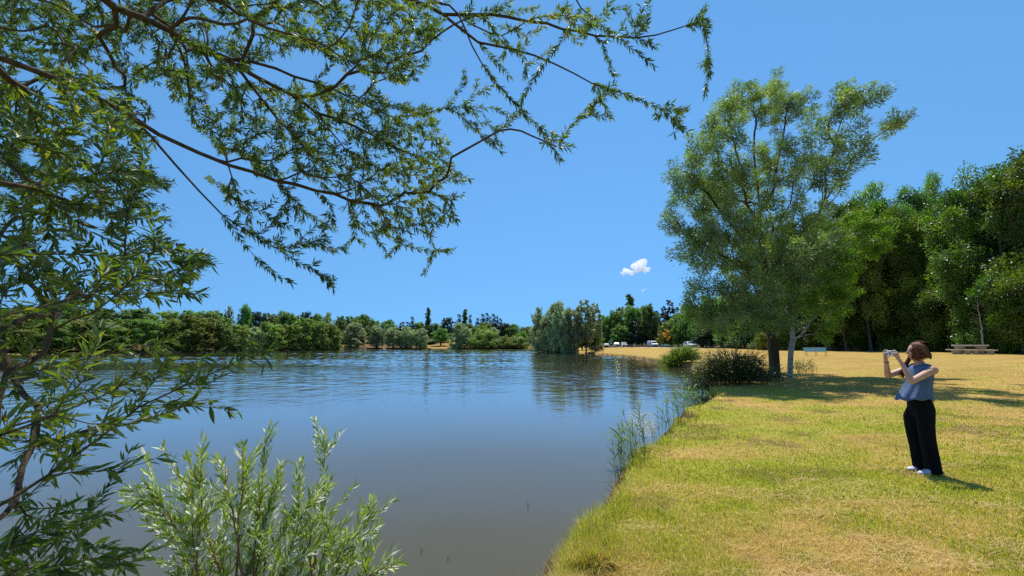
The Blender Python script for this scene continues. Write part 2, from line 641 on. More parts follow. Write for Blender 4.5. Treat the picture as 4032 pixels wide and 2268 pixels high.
def make_water_mat():
    m, nt, out = newmat('lake_water')
    v = objcoord(nt)
    sep = N(nt, 'ShaderNodeSeparateXYZ')
    nt.links.new(v, sep.inputs[0])
    vv = objcoord(nt, (0.8, 1.35, 1.0))
    w1 = noise(nt, 3.2, 3, 0.55, vv, 0.6)
    w2 = noise(nt, 11.0, 2, 0.5, vv, 0.3)
    w0 = noise(nt, 0.8, 2, 0.5, vv)
    # wind: calm under the near bank, ripples farther out, in streaks
    vst = objcoord(nt, (0.035, 0.12, 1.0))
    streak = noise(nt, 1.0, 3, 0.6, vst, 0.4)
    lee = N(nt, 'ShaderNodeMapRange')
    lee.interpolation_type = 'SMOOTHSTEP'
    nt.links.new(math_(nt, 'ADD', sep.outputs['Y'], math_(nt, 'MULTIPLY', sep.outputs['X'], -0.45)), lee.inputs[0])
    lee.inputs[1].default_value = 7.0; lee.inputs[2].default_value = 22.0
    lee.inputs[3].default_value = 0.16; lee.inputs[4].default_value = 0.7
    st = N(nt, 'ShaderNodeMapRange')
    nt.links.new(streak, st.inputs[0])
    st.inputs[1].default_value = 0.36; st.inputs[2].default_value = 0.62
    st.inputs[3].default_value = 0.28; st.inputs[4].default_value = 1.0
    amp = math_(nt, 'MULTIPLY', lee.outputs[0], st.outputs[0])
    hgt = math_(nt, 'ADD', math_(nt, 'MULTIPLY', w1, 1.0), math_(nt, 'ADD', math_(nt, 'MULTIPLY', w2, 0.28), math_(nt, 'MULTIPLY', w0, 1.6)))
    hgt = math_(nt, 'MULTIPLY', hgt, amp)
    b = N(nt, 'ShaderNodeBump')
    b.inputs['Strength'].default_value = 1.0
    b.inputs['Distance'].default_value = 0.016
    nt.links.new(hgt, b.inputs['Height'])
    mud = ramp(nt, [(0.3, (0.070, 0.060, 0.030)), (0.7, (0.084, 0.072, 0.037))])
    nt.links.new(noise(nt, 0.15, 3, 0.5, v), mud.inputs[0])
    # muddy body below, sky reflection above; the share of each follows the angle to the level surface
    dif = N(nt, 'ShaderNodeBsdfDiffuse')
    nt.links.new(mud.outputs[0], dif.inputs['Color'])
    gl = N(nt, 'ShaderNodeBsdfGlossy')
    gl.inputs['Roughness'].default_value = 0.04
    gl.inputs['Color'].default_value = (1, 1, 1, 1)
    nt.links.new(b.outputs[0], gl.inputs['Normal'])
    lw_ = N(nt, 'ShaderNodeLayerWeight')
    lw_.inputs['Blend'].default_value = 0.5
    up = N(nt, 'ShaderNodeCombineXYZ')
    up.inputs[2].default_value = 1.0
    nt.links.new(up.outputs[0], lw_.inputs['Normal'])
    rc = ramp(nt, [(0.0, (0.02,) * 3), (0.4, (0.035,) * 3), (0.6, (0.10,) * 3), (0.75, (0.30,) * 3), (0.85, (0.62,) * 3), (0.95, (0.88,) * 3), (1.0, (1.0,) * 3)])
    nt.links.new(lw_.outputs['Facing'], rc.inputs[0])
    fac_ = rc.outputs[0]
    mx = N(nt, 'ShaderNodeMixShader')
    nt.links.new(fac_, mx.inputs[0])
    nt.links.new(dif.outputs[0], mx.inputs[1])
    nt.links.new(gl.outputs[0], mx.inputs[2])
    nt.links.new(mx.outputs[0], out.inputs[0])
    return m


M = {}
M['ground'] = make_ground_mat()
M['water'] = make_water_mat()
M['bark_dark'] = bark_mat('willow_bark', (0.035, 0.024, 0.015), (0.11, 0.078, 0.045), 9)
M['bark_limb'] = bark_mat('limb_bark', (0.040, 0.030, 0.020), (0.13, 0.095, 0.058), 30)
M['bark_grey'] = bark_mat('grey_bark', (0.06, 0.05, 0.04), (0.17, 0.15, 0.12), 5)
M['stem_red'] = bark_mat('red_stem', (0.16, 0.07, 0.045), (0.34, 0.20, 0.11), 14)
M['will_leaf'] = leaf_mat('overhanging_willow_leaf', [(0.0, (0.030, 0.061, 0.015)), (0.5, (0.057, 0.100, 0.022)), (0.85, (0.105, 0.149, 0.027)), (1.0, (0.221, 0.221, 0.043))], under=(0.15, 0.19, 0.12), trans=0.50, tmul=(2.1, 2.2, 0.5), rough=0.42, spec=0.4, jitter=0.05)
M['shrub_leaf'] = leaf_mat('silver_shrub_leaf', [(0.0, (0.13, 0.19, 0.035)), (0.5, (0.21, 0.29, 0.05)), (0.8, (0.28, 0.38, 0.055)), (1.0, (0.36, 0.42, 0.07))], under=(0.82, 0.83, 0.76), trans=0.3, tmul=(1.8, 1.9, 0.5), rough=0.4, spec=0.5, jitter=0.05)
M['bigwillow_leaf'] = leaf_mat('lakeside_willow_leaf', [(0.0, (0.081, 0.137, 0.047)), (0.5, (0.145, 0.222, 0.076)), (1.0, (0.252, 0.328, 0.082))], under=(0.30, 0.34, 0.25), trans=0.42, tmul=(1.5, 1.7, 0.55), jitter=0.04)
M['birch_leaf'] = leaf_mat('birch_leaf', [(0.0, (0.074, 0.153, 0.024)), (0.5, (0.132, 0.235, 0.032)), (1.0, (0.230, 0.343, 0.040))], trans=0.45, tmul=(1.4, 1.6, 0.4), jitter=0.04)
M['wood_leaf'] = leaf_mat('woodland_leaf', [(0.0, (0.059, 0.102, 0.019)), (0.5, (0.119, 0.184, 0.030)), (1.0, (0.256, 0.303, 0.043))], trans=0.36, tmul=(1.35, 1.8, 0.5), rough=0.38, spec=0.55, jitter=0.25)
M['far_olive'] = leaf_mat('olive_shore_leaf', [(0.0, (0.093, 0.133, 0.034)), (0.5, (0.168, 0.218, 0.055)), (1.0, (0.287, 0.333, 0.086))], trans=0.46, tmul=(1.4, 1.5, 0.5), jitter=0.28)
M['far_silver'] = leaf_mat('silver_willow_leaf', [(0.0, (0.157, 0.211, 0.126)), (0.5, (0.274, 0.337, 0.200)), (1.0, (0.463, 0.528, 0.337))], trans=0.5, tmul=(1.3, 1.4, 0.8), jitter=0.2)
M['far_green'] = leaf_mat('shore_green_leaf', [(0.0, (0.066, 0.130, 0.042)), (0.5, (0.130, 0.223, 0.066)), (1.0, (0.234, 0.338, 0.089))], trans=0.46, tmul=(1.4, 1.6, 0.5), jitter=0.3)
M['far_dark'] = leaf_mat('conifer_needle', [(0.0, (0.022, 0.043, 0.025)), (0.5, (0.040, 0.070, 0.037)), (1.0, (0.070, 0.109, 0.047))], trans=0.12, tmul=(1.2, 1.4, 0.6), jitter=0.2)
M['reed_leaf'] = leaf_mat('reed_leaf', [(0.0, (0.06, 0.10, 0.022)), (0.5, (0.12, 0.18, 0.04)), (1.0, (0.27, 0.32, 0.09))], trans=0.38, tmul=(1.3, 1.5, 0.45), rough=0.6, spec=0.12, jitter=0.1)
M['bush_leaf'] = leaf_mat('dark_bush_leaf', [(0.0, (0.029, 0.047, 0.018)), (0.5, (0.055, 0.081, 0.029)), (1.0, (0.111, 0.137, 0.039))], trans=0.28, tmul=(1.6, 1.7, 0.5), jitter=0.05)
M['orange_leaf'] = leaf_mat('orange_leaf', [(0.0, (0.42, 0.22, 0.03)), (0.5, (0.58, 0.33, 0.045)), (1.0, (0.75, 0.48, 0.08))], trans=0.4, tmul=(1.2, 1.0, 0.5), jitter=0.05)
M['yellow_leaf'] = leaf_mat('yellow_green_leaf', [(0.0, (0.11, 0.14, 0.02)), (0.5, (0.19, 0.22, 0.03)), (1.0, (0.30, 0.31, 0.05))], trans=0.45, tmul=(1.3, 1.3, 0.4), jitter=0.1)
M['grass'] = leaf_mat('grass_blade', [(0.0, (0.20, 0.28, 0.026)), (0.25, (0.39, 0.44, 0.048)), (0.45, (0.54, 0.48, 0.075)), (0.6, (0.58, 0.42, 0.16)), (0.85, (0.72, 0.53, 0.27)), (1.0, (0.82, 0.66, 0.38))], trans=0.52, tmul=(1.2, 1.2, 0.6), rough=0.6, spec=0.2, jitter=0.0)

# ------------------------------------------------------------------ ground sheet
def build_ground():
    rr = [0.35]
    while rr[-1] < 2.4:
        rr.append(rr[-1] * 1.08)
    while rr[-1] < 170:
        rr.append(rr[-1] * 1.0165)
    while rr[-1] < 6000:
        rr.append(rr[-1] * 1.09)
    rr = np.array(rr)
    a1 = np.linspace(R(-66), R(66), 560)
    a2 = np.linspace(R(66), R(294), 70)[1:-1]
    aa = np.concatenate([a1, a2])
    X = rr[:, None] * np.sin(aa)[None]; Y = rr[:, None] * np.cos(aa)[None]
    Z, D = height(X, Y, True)
    global GRID
    GRID = (np.log(rr), a1, Z[:, :560], D[:, :560])
    n, k = X.shape
    V = np.stack([X, Y, Z], -1).reshape(-1, 3)
    V = np.vstack([V, [[0, 0, H1(0, 0)]]])
    i = np.arange(n - 1)[:, None]; j = np.arange(k)[None]
    a = i * k + j; b = i * k + (j + 1) % k
    Q = np.stack([a, a + k, b + k, b], -1).reshape(-1, 4)
    T = [[n * k, q, (q + 1) % k] for q in range(k)]
    mb = MB(); mb.add(V, T, Q)
    x, y, d = V[:, 0], V[:, 1], np.append(D.ravel(), 2.0)
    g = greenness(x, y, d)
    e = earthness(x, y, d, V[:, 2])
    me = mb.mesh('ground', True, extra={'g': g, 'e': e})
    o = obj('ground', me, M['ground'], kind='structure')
    return o


def greenness(x, y, d):
    r = np.hypot(x, y)
    base = 0.69 - 0.61 * smooth(10, 19, r)
    base = base + 0.35 * np.exp(-np.maximum(d, 0) / 0.5) * (r < 60)
    n = (fbm(x * 0.75, y * 1.25, 21, 4) - 0.5) * 4.2
    # drier, trampled straw close to the camera
    dry = 0.5 * np.exp(-(((x - 2.0) / 2.4) ** 2 + ((y - 3.3) / 1.0) ** 2))
    lush = 0.25 * np.exp(-(((x - 4.5) / 2.2) ** 2 + ((y - 6.3) / 1.5) ** 2))
    wild = 0.18 * smooth(55, 90, np.abs(x) + y * 0.2)
    return np.clip(base + n * (0.55 - 0.25 * smooth(12, 30, r)) - dry + lush - wild * 0, 0, 1)


WEDGE = np.array([(2350, 150), (2450, 140), (2600, 126), (2750, 100), (2930, 82), (3050, 70), (3300, 60.5), (3500, 56), (3700, 50), (3900, 43), (4150, 38.5), (4600, 34)], float)
_d = ray(WEDGE[:, 0], np.full(len(WEDGE), HZ))
WX = _d[:, 0] / _d[:, 1] * WEDGE[:, 1]; WY = WEDGE[:, 1]


def wood_side(x, y):
    """metres behind the edge of the right-hand wood (negative on the lawn)"""
    ang = np.arctan2(x, np.maximum(y, 1e-3))
    wa = np.arctan2(WX, WY); wr = np.hypot(WX, WY)
    r = np.hypot(x, y)
    lim = np.interp(ang, wa, wr)
    return np.where((ang > wa[0]) & (ang < 1.5) & (y > 0), r - lim, -50.0)


def earthness(x, y, d, z):
    e = np.where((d < 0.16) & (z < 0.34), 1.0, 0.0)
    e = np.maximum(e, (z < 0.31) * (np.hypot(x, y) > 28))
    h = 1.6 * np.exp(-(((x - HOLE[0]) / 0.15) ** 2 + ((y - HOLE[1]) / 0.09) ** 2))
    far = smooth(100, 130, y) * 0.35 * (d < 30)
    shade = 0.85 * smooth(0.3, 2.0, d) * smooth(38, 50, y - 0.55 * x) * (1 - smooth(-42, -30, x - 0.0 * y))  # leaf litter and soil colour of the left woodland floor
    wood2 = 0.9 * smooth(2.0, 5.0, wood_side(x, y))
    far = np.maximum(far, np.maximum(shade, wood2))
    bare = 0.7 * smooth(0.58, 0.74, fbm(x * 1.3, y * 1.3, 33, 3)) * (np.hypot(x, y) < 14)
    return np.clip(np.maximum(np.maximum(e, h), np.maximum(far, bare)), 0, 1)


build_ground()

# water sheet: ripples are real geometry where the wind reaches, calm under the near bank
def build_water():
    rr = np.concatenate([np.arange(1.0, 8.0, 0.5), np.arange(8.0, 36.0, 0.15), np.arange(36.0, 176.0, 0.26)])
    aa = np.linspace(R(-60), R(34), 260)
    X = rr[:, None] * np.sin(aa)[None]; Y = rr[:, None] * np.cos(aa)[None]
    w = smooth(7.5, 20, Y - 0.45 * X)
    st = 0.5 + 0.5 * smooth(0.36, 0.6, fbm(X * 0.035, Y * 0.12, 61, 3))
    h = (vnoise(X * 3.0 + 0.35 * Y, Y * 2.9 - 0.3 * X, 71) - 0.5) * (0.018 + 0.088 * smooth(22, 60, Y)) + (vnoise(X * 1.5 - 0.3 * Y, Y * 1.4 + 0.2 * X, 72) - 0.5) * 0.024
    lee2 = 1 - 0.75 * np.exp(-(((X - 14) / 7) ** 2 + ((Y - 36) / 16) ** 2))
    Z = h * w * st * lee2
    n, k = X.shape
    i = np.arange(n - 1)[:, None]; j = np.arange(k - 1)[None]
    a_ = i * k + j
    Q = np.stack([a_, a_ + 1, a_ + k + 1, a_ + k], -1).reshape(-1, 4)
    mb = MB(); mb.add(np.stack([X, Y, Z], -1).reshape(-1, 3), None, Q)
    obj('lake_water', mb.mesh('lake_water', True), M['water'], kind='structure')


build_water()
# ------------------------------------------------------------------ branching skeletons
class Skel:
    """balanced spanning tree grown from given limbs to points in the crown"""

    def __init__(self):
        self.p = []; self.par = []; self.pl = []

    def node(self, pos, par):
        self.p.append(np.asarray(pos, float)); self.par.append(par)
        self.pl.append(0.0 if par < 0 else self.pl[par] + float(np.linalg.norm(self.p[-1] - self.p[par])))
        return len(self.p) - 1

    def limb(self, pts, par=-1, step=0.3, wob=0.02):
        """polyline from an existing node (or a new root); returns node ids"""
        ids = []
        if par < 0:
            par = self.node(pts[0], -1); ids.append(par); pts = pts[1:]
        for q in pts:
            q = np.asarray(q, float); a = self.p[par]
            L = np.linalg.norm(q - a); k = max(1, int(L / step))
            for j in range(1, k + 1):
                pos = a + (q - a) * j / k + (rng.normal(size=3) * wob * L / k if j < k else 0)
                par = self.node(pos, par); ids.append(par)
        return ids

    def nearest(self, q):
        P_ = np.array(self.p)
        return int(np.argmin(((P_ - np.asarray(q)) ** 2).sum(1)))

    def grow(self, attr, bf=0.3, step=0.35, wob=0.05, sag=0.0):
        attr = np.asarray(attr, float)
        n = len(attr)
        P_ = np.array(self.p); pl = np.array(self.pl)
        best = np.full(n, 1e18); bi = np.zeros(n, int)
        for s in range(0, len(P_), 500):
            D = np.linalg.norm(attr[:, None] - P_[None, s:s + 500], axis=2) + bf * pl[None, s:s + 500]
            k = D.argmin(1); m = D[np.arange(n), k]
            up = m < best
            best[up] = m[up]; bi[up] = k[up] + s
        alive = np.ones(n, bool)
        for _ in range(n):
            i = int(np.argmin(np.where(alive, best, 1e18)))
            alive[i] = False
            a = int(bi[i]); A = self.p[a]; q = attr[i]
            L = np.linalg.norm(q - A); k = max(1, int(L / step))
            par = a; new = []
            for j in range(1, k + 1):
                t = j / k
                pos = A + (q - A) * t + rng.normal(size=3) * wob * L / k
                pos[2] += sag * L * 4 * t * (1 - t)
                par = self.node(pos, par); new.append(par)
            Pn = np.array([self.p[x] for x in new]); pn = np.array([self.pl[x] for x in new])
            idx = np.where(alive)[0]
            if len(idx) == 0:
                break
            D = np.linalg.norm(attr[idx][:, None] - Pn[None], axis=2) + bf * pn[None]
            kk = D.argmin(1); m = D[np.arange(len(idx)), kk]
            up = m < best[idx]
            best[idx[up]] = m[up]; bi[idx[up]] = np.array(new)[kk[up]]

    def finish(self):
        self.P = np.array(self.p); n = len(self.P)
        par = np.array(self.par); self.PAR = par
        for _ in range(3):      # ease the kinks where shoots leave their branch
            acc = np.zeros_like(self.P); c_ = np.zeros(n)
            ok = np.where(par >= 0)[0]
            np.add.at(acc, par[ok], self.P[ok]); np.add.at(c_, par[ok], 1)
            mid = (par >= 0) & (c_ > 0)
            avg = 0.5 * self.P[par[mid]] + 0.5 * acc[mid] / c_[mid][:, None]
            Q_ = self.P.copy(); Q_[mid] = 0.5 * self.P[mid] + 0.5 * avg
            self.P = Q_
        cnt = np.zeros(n)
        ch = [[] for _ in range(n)]
        for i in range(n):
            if par[i] >= 0:
                ch[par[i]].append(i)
        order = np.argsort(-np.arange(n))
        for i in order:
            if not ch[i]:
                cnt[i] = 1
            if par[i] >= 0:
                cnt[par[i]] += cnt[i]
        self.cnt = cnt; self.ch = ch
        dp = np.zeros(n)      # distance to the farthest tip
        for i in order:
            if par[i] >= 0:
                dp[par[i]] = max(dp[par[i]], dp[i] + np.linalg.norm(self.P[i] - self.P[par[i]]))
        self.dtip = dp
        return self

    def radii(self, r0, rt, p=0.5):
        return rt + (r0 - rt) * ((self.cnt - 1) / max(self.cnt.max() - 1, 1)) ** p

    def tubes(self, mb, rad, sides=5, thin=3, thr=0.02):
        starts = [i for i in range(len(self.P)) if self.PAR[i] < 0]
        stack = [(s, None) for s in starts]
        while stack:
            s, pa = stack.pop()
            ids = [] if pa is None else [pa]
            cur = s
            while True:
                ids.append(cur)
                c = self.ch[cur]
                if not c:
                    break
                m = max(c, key=lambda q: self.cnt[q])
                for q in c:
                    if q != m:
                        stack.append((q, cur))
                cur = m
            if len(ids) < 2:
                continue
            r = rad[ids].copy()
            if pa is not None:
                r[0] = min(r[0], r[1] * 1.25)
            tube(mb, self.P[ids], r, sides if r.max() > thr else thin, cap=False)


def lobes_points(lobes, n, seed=1, shell=0.45):
    """points inside ellipsoids (cx,cy,cz,rx,ry,rz), biased to the outer part"""
    r = np.random.default_rng(seed)
    L = np.asarray(lobes, float)
    vol = L[:, 3] * L[:, 4] * L[:, 5]
    k = r.choice(len(L), n, p=vol ** 0.8 / (vol ** 0.8).sum())
    d = nrmz(r.normal(size=(n, 3)))
    rr = r.random(n) ** shell
    return L[k, :3] + d * rr[:, None] * L[k, 3:6]


def twig_leaves(sk, mb, tm, per_m, L, W, reach, seed=2, droop=0.3, spread=0.9, vfun=None, face_up=0.6, offset=0.0, rand=0.5, flip=0.0):
    """leaves set along the twigs (nodes within reach of a tip); returns the arrays too"""
    r = np.random.default_rng(seed)
    ids = np.where((sk.PAR >= 0) & (sk.dtip < reach))[0]
    A = sk.P[sk.PAR[ids]]; B = sk.P[ids]
    ln = np.linalg.norm(B - A, axis=1)
    k = r.poisson(np.maximum(ln * per_m, 0.05))
    rep = np.repeat(np.arange(len(ids)), k)
    t = r.random(len(rep))
    pos = A[rep] + (B - A)[rep] * t[:, None]
    dr = nrmz((B - A)[rep])
    rv = nrmz(r.normal(size=(len(rep), 3)))
    side = nrmz(np.cross(dr, rv))
    pos = pos + side * offset * r.random(len(rep))[:, None]
    ld = nrmz(dr * 0.8 + side * spread + rv * 0.25 * rand + np.array([0, 0, -droop]))
    nm = nrmz(np.array([0, 0, 1.0]) * face_up * np.where(r.random(len(rep)) < flip, -1, 1)[:, None] + nrmz(r.normal(size=(len(rep), 3))) * (1 - face_up) * 1.4 + side * 0.15)
    Ls = L * (0.6 + 0.6 * r.random(len(rep)))
    Ws = W * (0.7 + 0.5 * r.random(len(rep)))
    v = np.clip(r.normal(0.45, 0.22, len(rep)), 0, 1) if vfun is None else vfun(pos, r)
    if mb is not None:
        leaves(mb, tm, pos, ld, nm, Ls, Ws, v)
    return pos, ld, nm, Ls, Ws, v


# ------------------------------------------------------------------ distant tree prototypes (about 1 px per leaf face)
def far_tree(seed, h, lobes, nleaf, leaf, mat, trunk_r, trunk_h, limbs=5, shell=0.35, flat=0.0, droop=0.0):
    """mesh pair (trunk, crown) for a tree standing at the origin"""
    r = np.random.default_rng(seed)
    L = np.asarray(lobes, float)
    # sub-clumps on the lobes
    area = (L[:, 3] * L[:, 4] + L[:, 3] * L[:, 5] + L[:, 4] * L[:, 5])
    nleaf = int(nleaf * 2.0)
    ncl = max(40, nleaf // 45)
    k = r.choice(len(L), ncl, p=area / area.sum())
    d = nrmz(r.normal(size=(ncl, 3)))
    cc = L[k, :3] + d * (r.random(ncl)[:, None] ** shell) * L[k, 3:6]
    cr = (0.16 + 0.20 * r.random(ncl)) * np.mean(L[k, 3:6], axis=1) * 1.5
    cv = np.clip(r.normal(0.5, 0.2, ncl), 0, 1)
    q = r.choice(ncl, nleaf)
    dd = nrmz(r.normal(size=(nleaf, 3)))
    pos = cc[q] + dd * (r.random(nleaf) ** 0.5 * cr[q])[:, None]
    pos[:, 2] = np.maximum(pos[:, 2], 0.15)
    nm = nrmz(dd * 0.6 + r.normal(size=(nleaf, 3)) * 0.55 + np.array([0, 0, 0.8]))
    ld = nrmz(r.normal(size=(nleaf, 3)) + np.array([0, 0, -droop]))
    mb = MB()
    leaves(mb, LEAF4, pos, ld, nm, leaf * (0.6 + 0.8 * r.random(nleaf)), leaf * 0.62 * (0.6 + 0.8 * r.random(nleaf)), np.clip(cv[q] + r.normal(0, 0.15, nleaf), 0, 1))
    crown = mb.mesh('crown')
    crown.materials.append(mat)
    mt = MB()
    top = np.array([0, 0, h * 0.85])
    path = np.array([[0, 0, -0.3], [0.05, 0, trunk_h * 0.5], [0, 0.1, trunk_h], [0.1, -0.05, h * 0.6], [0, 0, h * 0.85]])
    tube(mt, path, [trunk_r * 1.25, trunk_r, trunk_r * 0.85, trunk_r * 0.45, trunk_r * 0.12], 7)
    for i in range(limbs):
        c = L[i % len(L), :3]
        z0 = trunk_h * (0.8 + 0.5 * r.random())
        z0 = min(z0, c[2] * 0.9)
        a = np.array([0, 0, z0]); m_ = (a + c) / 2 + np.array([0, 0, -0.1]) * h * 0.1
        tube(mt, [a, m_, c], [trunk_r * 0.5, trunk_r * 0.3, trunk_r * 0.1], 5)
    trunk = mt.mesh('trunk', True)
    trunk.materials.append(M['bark_dark'])
    return trunk, crown, h


def rnd_lobes(seed, n, rx, z0, z1, size, top_small=0.7):
    r = np.random.default_rng(seed)
    out = []
    n = int(n * 3.4)
    size = size * 0.8
    for i in range(n):
        t = (i + 0.5) / n
        z = z0 + (z1 - z0) * t
        a = i * 2.4 + r.random() * 0.9
        prof = math.sqrt(max(0.06, 1 - (2 * t - 0.75) ** 2 * 0.62))
        rad = rx * prof * (0.30 + 0.42 * r.random())
        s = size * (0.75 + 0.55 * r.random()) * (1 - (1 - top_small) * t)
        out.append((rad * math.cos(a), rad * math.sin(a), z, s, s, s * 0.8))
    return out


PROTO = {}
PROTO['olive_a'] = far_tree(1, 11, rnd_lobes(1, 14, 3.6, 0.5, 9.6, 1.9), 7000, 0.34, M['far_olive'], 0.22, 2.0, droop=0.5)
PROTO['olive_b'] = far_tree(2, 11, rnd_lobes(2, 16, 4.2, 0.4, 9.4, 2.0), 7500, 0.34, M['far_olive'], 0.25, 2.0, droop=0.5)
PROTO['green_a'] = far_tree(3, 12, rnd_lobes(3, 15, 4.0, 1.2, 10.4, 2.1), 7500, 0.36, M['far_green'], 0.28, 3.0)
PROTO['green_b'] = far_tree(4, 12, rnd_lobes(4, 12, 4.4, 3.0, 10.2, 2.4), 7000, 0.36, M['far_green'], 0.3, 3.4)
PROTO['silver_a'] = far_tree(5, 9, rnd_lobes(5, 15, 3.6, 0.5, 7.8, 1.7), 8000, 0.27, M['far_silver'], 0.3, 1.6, droop=0.6)
PROTO['silver_b'] = far_tree(6, 9, rnd_lobes(6, 12, 3.0, 1.2, 8.0, 1.6), 7000, 0.27, M['far_silver'], 0.28, 1.8, droop=0.6)
_dome = [(1.9 * math.cos(a * 1.05), 1.9 * math.sin(a * 1.05), 1.2 + 0.3 * math.sin(a * 3), 1.8, 1.8, 1.3) for a in range(6)] + [(0.9 * math.cos(a * 1.57), 0.9 * math.sin(a * 1.57), 2.9, 1.7, 1.7, 1.3) for a in range(4)] + [(0, 0, 4.0, 1.4, 1.4, 1.0)]
PROTO['dome'] = far_tree(7, 5, _dome, 6500, 0.27, M['far_olive'], 0.2, 0.8, droop=0.8)
_pop = [(0.25 * math.cos(i * 2.1), 0.25 * math.sin(i * 2.1), 2 + i * 1.45, 1.15 - 0.06 * i, 1.15 - 0.06 * i, 1.2) for i in range(11)]
PROTO['poplar'] = far_tree(8, 18, _pop, 5500, 0.33, M['far_green'], 0.25, 2.0, limbs=0)
_con = []
for i in range(12):
    w = 2.5 * (1 - i / 13.5) + 0.30
    for a in range(5):
        _con.append((w * 0.62 * math.cos(a * 1.257 + i), w * 0.62 * math.sin(a * 1.257 + i), 1.2 + i * 1.2 - 0.15 * w, w * 0.55, w * 0.55, 0.8))
PROTO['conifer'] = far_tree(9, 16, _con, 6500, 0.30, M['far_dark'], 0.22, 2.0, limbs=0, droop=0.9)
PROTO['dark_round'] = far_tree(10, 11, rnd_lobes(10, 14, 3.6, 2.0, 9.6, 2.0), 7000, 0.34, M['far_dark'], 0.25, 2.4)
PROTO['wispy'] = far_tree(11, 12, rnd_lobes(11, 22, 3.2, 3.6, 11.2, 1.15), 5200, 0.30, M['far_silver'], 0.18, 3.2, limbs=10, droop=0.6)
PWIDTH = {'olive_a': 9.5, 'olive_b': 10.5, 'green_a': 10.5, 'green_b': 11.5, 'silver_a': 9.0, 'silver_b': 8.0, 'dome': 7.0, 'poplar': 2.9, 'conifer': 5.4, 'dark_round': 9.5, 'wispy': 7.5}
KINDWORD = {'olive_a': 'olive green tree', 'olive_b': 'olive green tree', 'green_a': 'leafy green tree', 'green_b': 'broad green tree', 'silver_a': 'silvery willow', 'silver_b': 'silvery willow', 'dome': 'low olive willow dome', 'poplar': 'tall narrow poplar', 'conifer': 'dark pointed conifer', 'dark_round': 'dark round tree', 'wispy': 'tall wispy grey-green willow'}
NAMEWORD = {'olive_a': 'shore_tree', 'olive_b': 'shore_tree', 'green_a': 'green_tree', 'green_b': 'green_tree', 'silver_a': 'silver_willow', 'silver_b': 'silver_willow', 'dome': 'willow_dome', 'poplar': 'poplar_tree', 'conifer': 'conifer_tree', 'dark_round': 'dark_tree', 'wispy': 'wispy_willow'}


def put_trees(rows, where, group, catmap=None):
    """rows: (px, depth, top_py, kind, width_px)"""
    rows = sorted(rows, key=lambda r: r[0])
    cnt = {}
    tot = {}
    for r in rows:
        tot[KINDWORD[r[3]]] = tot.get(KINDWORD[r[3]], 0) + 1
    for (px, Y, top, kind, wpx) in rows:
        tr, cr, h = PROTO[kind]
        b = at(px, Y)
        zt = float(P(px, top, Y)[2])
        hh = max(zt - b[2], 1.5)
        w = KINDWORD[kind]
        i = cnt.get(w, 0); cnt[w] = i + 1
        if tot[w] == 1:
            lab = f"{w} {where}"
        else:
            lab = f"{w} {where}, {ordw(i)} such from left"
        e = empty(NAMEWORD[kind], tuple(b), lab, 'tree', group, rz=random.random() * 6.28)
        sxy = (wpx / FPX * Y) / PWIDTH[kind]
        e.scale = (sxy, sxy, hh / h)
        obj('trunk', tr, None, e)
        obj('crown', cr, None, e)


# left wooded shore: front row at the water, then rows climbing behind
left = []
for px, dy, top, k, w in [(-560, 6, 1215, 'olive_a', 300), (-330, 6, 1222, 'green_a', 280), (-120, 6, 1230, 'olive_b', 240), (40, 6, 1225, 'olive_a', 220), (190, 5, 1235, 'green_a', 210), (330, 5, 1240, 'olive_b', 200), (450, 4, 1245, 'olive_a', 190), (570, 4, 1248, 'green_b', 180), (680, 4, 1236, 'olive_b', 170), (770, 3.5, 1225, 'olive_a', 160), (850, 3.5, 1240, 'green_a', 140), (925, 3.5, 1262, 'olive_b', 140), (1000, 3.5, 1282, 'silver_b', 95), (1060, 3.5, 1258, 'olive_a', 130), (1125, 3.5, 1262, 'olive_b', 120), (1190, 3.5, 1243, 'olive_a', 125), (1250, 3.5, 1252, 'olive_b', 115), (1300, 3.0, 1268, 'olive_a', 90), (1322, 2.5, 1345, 'dome', 48)]:
    yy = np.interp(px, [-200, 0, 156, 400, 560, 700, 861, 950, 1050, 1150, 1250, 1338], [1412, 1404, 1399, 1395, 1392, 1390, 1387, 1385, 1383, 1381, 1379.5, 1378])
    Y0 = PZ(px, yy, 0)[1]
    left.append((px, Y0 + dy * 0.62, top, k, w * 1.3))
put_trees(left, 'in the front row of the left shore', 'front row trees on the left shore')
back = [(-480, 84, 1180, 'green_a', 320), (-260, 88, 1188, 'green_b', 290), (-60, 92, 1195, 'green_b', 260), (90, 94, 1190, 'green_a', 250), (250, 98, 1192, 'green_b', 240), (400, 102, 1198, 'green_a', 230), (540, 106, 1202, 'green_b', 220), (650, 110, 1205, 'olive_b', 200), (745, 112, 1205, 'green_a', 190), (830, 114, 1212, 'green_b', 180), (890, 118, 1200, 'wispy', 60), (955, 118, 1186, 'green_b', 85), (1000, 122, 1216, 'dark_round', 110), (1050, 126, 1216, 'green_a', 140), (1110, 130, 1215, 'green_b', 140), (1150, 134, 1222, 'green_a', 120), (1195, 136, 1217, 'dark_round', 80), (1240, 142, 1226, 'green_b', 120), (1285, 150, 1220, 'silver_b', 70), (1335, 158, 1228, 'green_a', 90)]
put_trees(back, 'rising behind the left shore front row', 'trees behind the left shore')
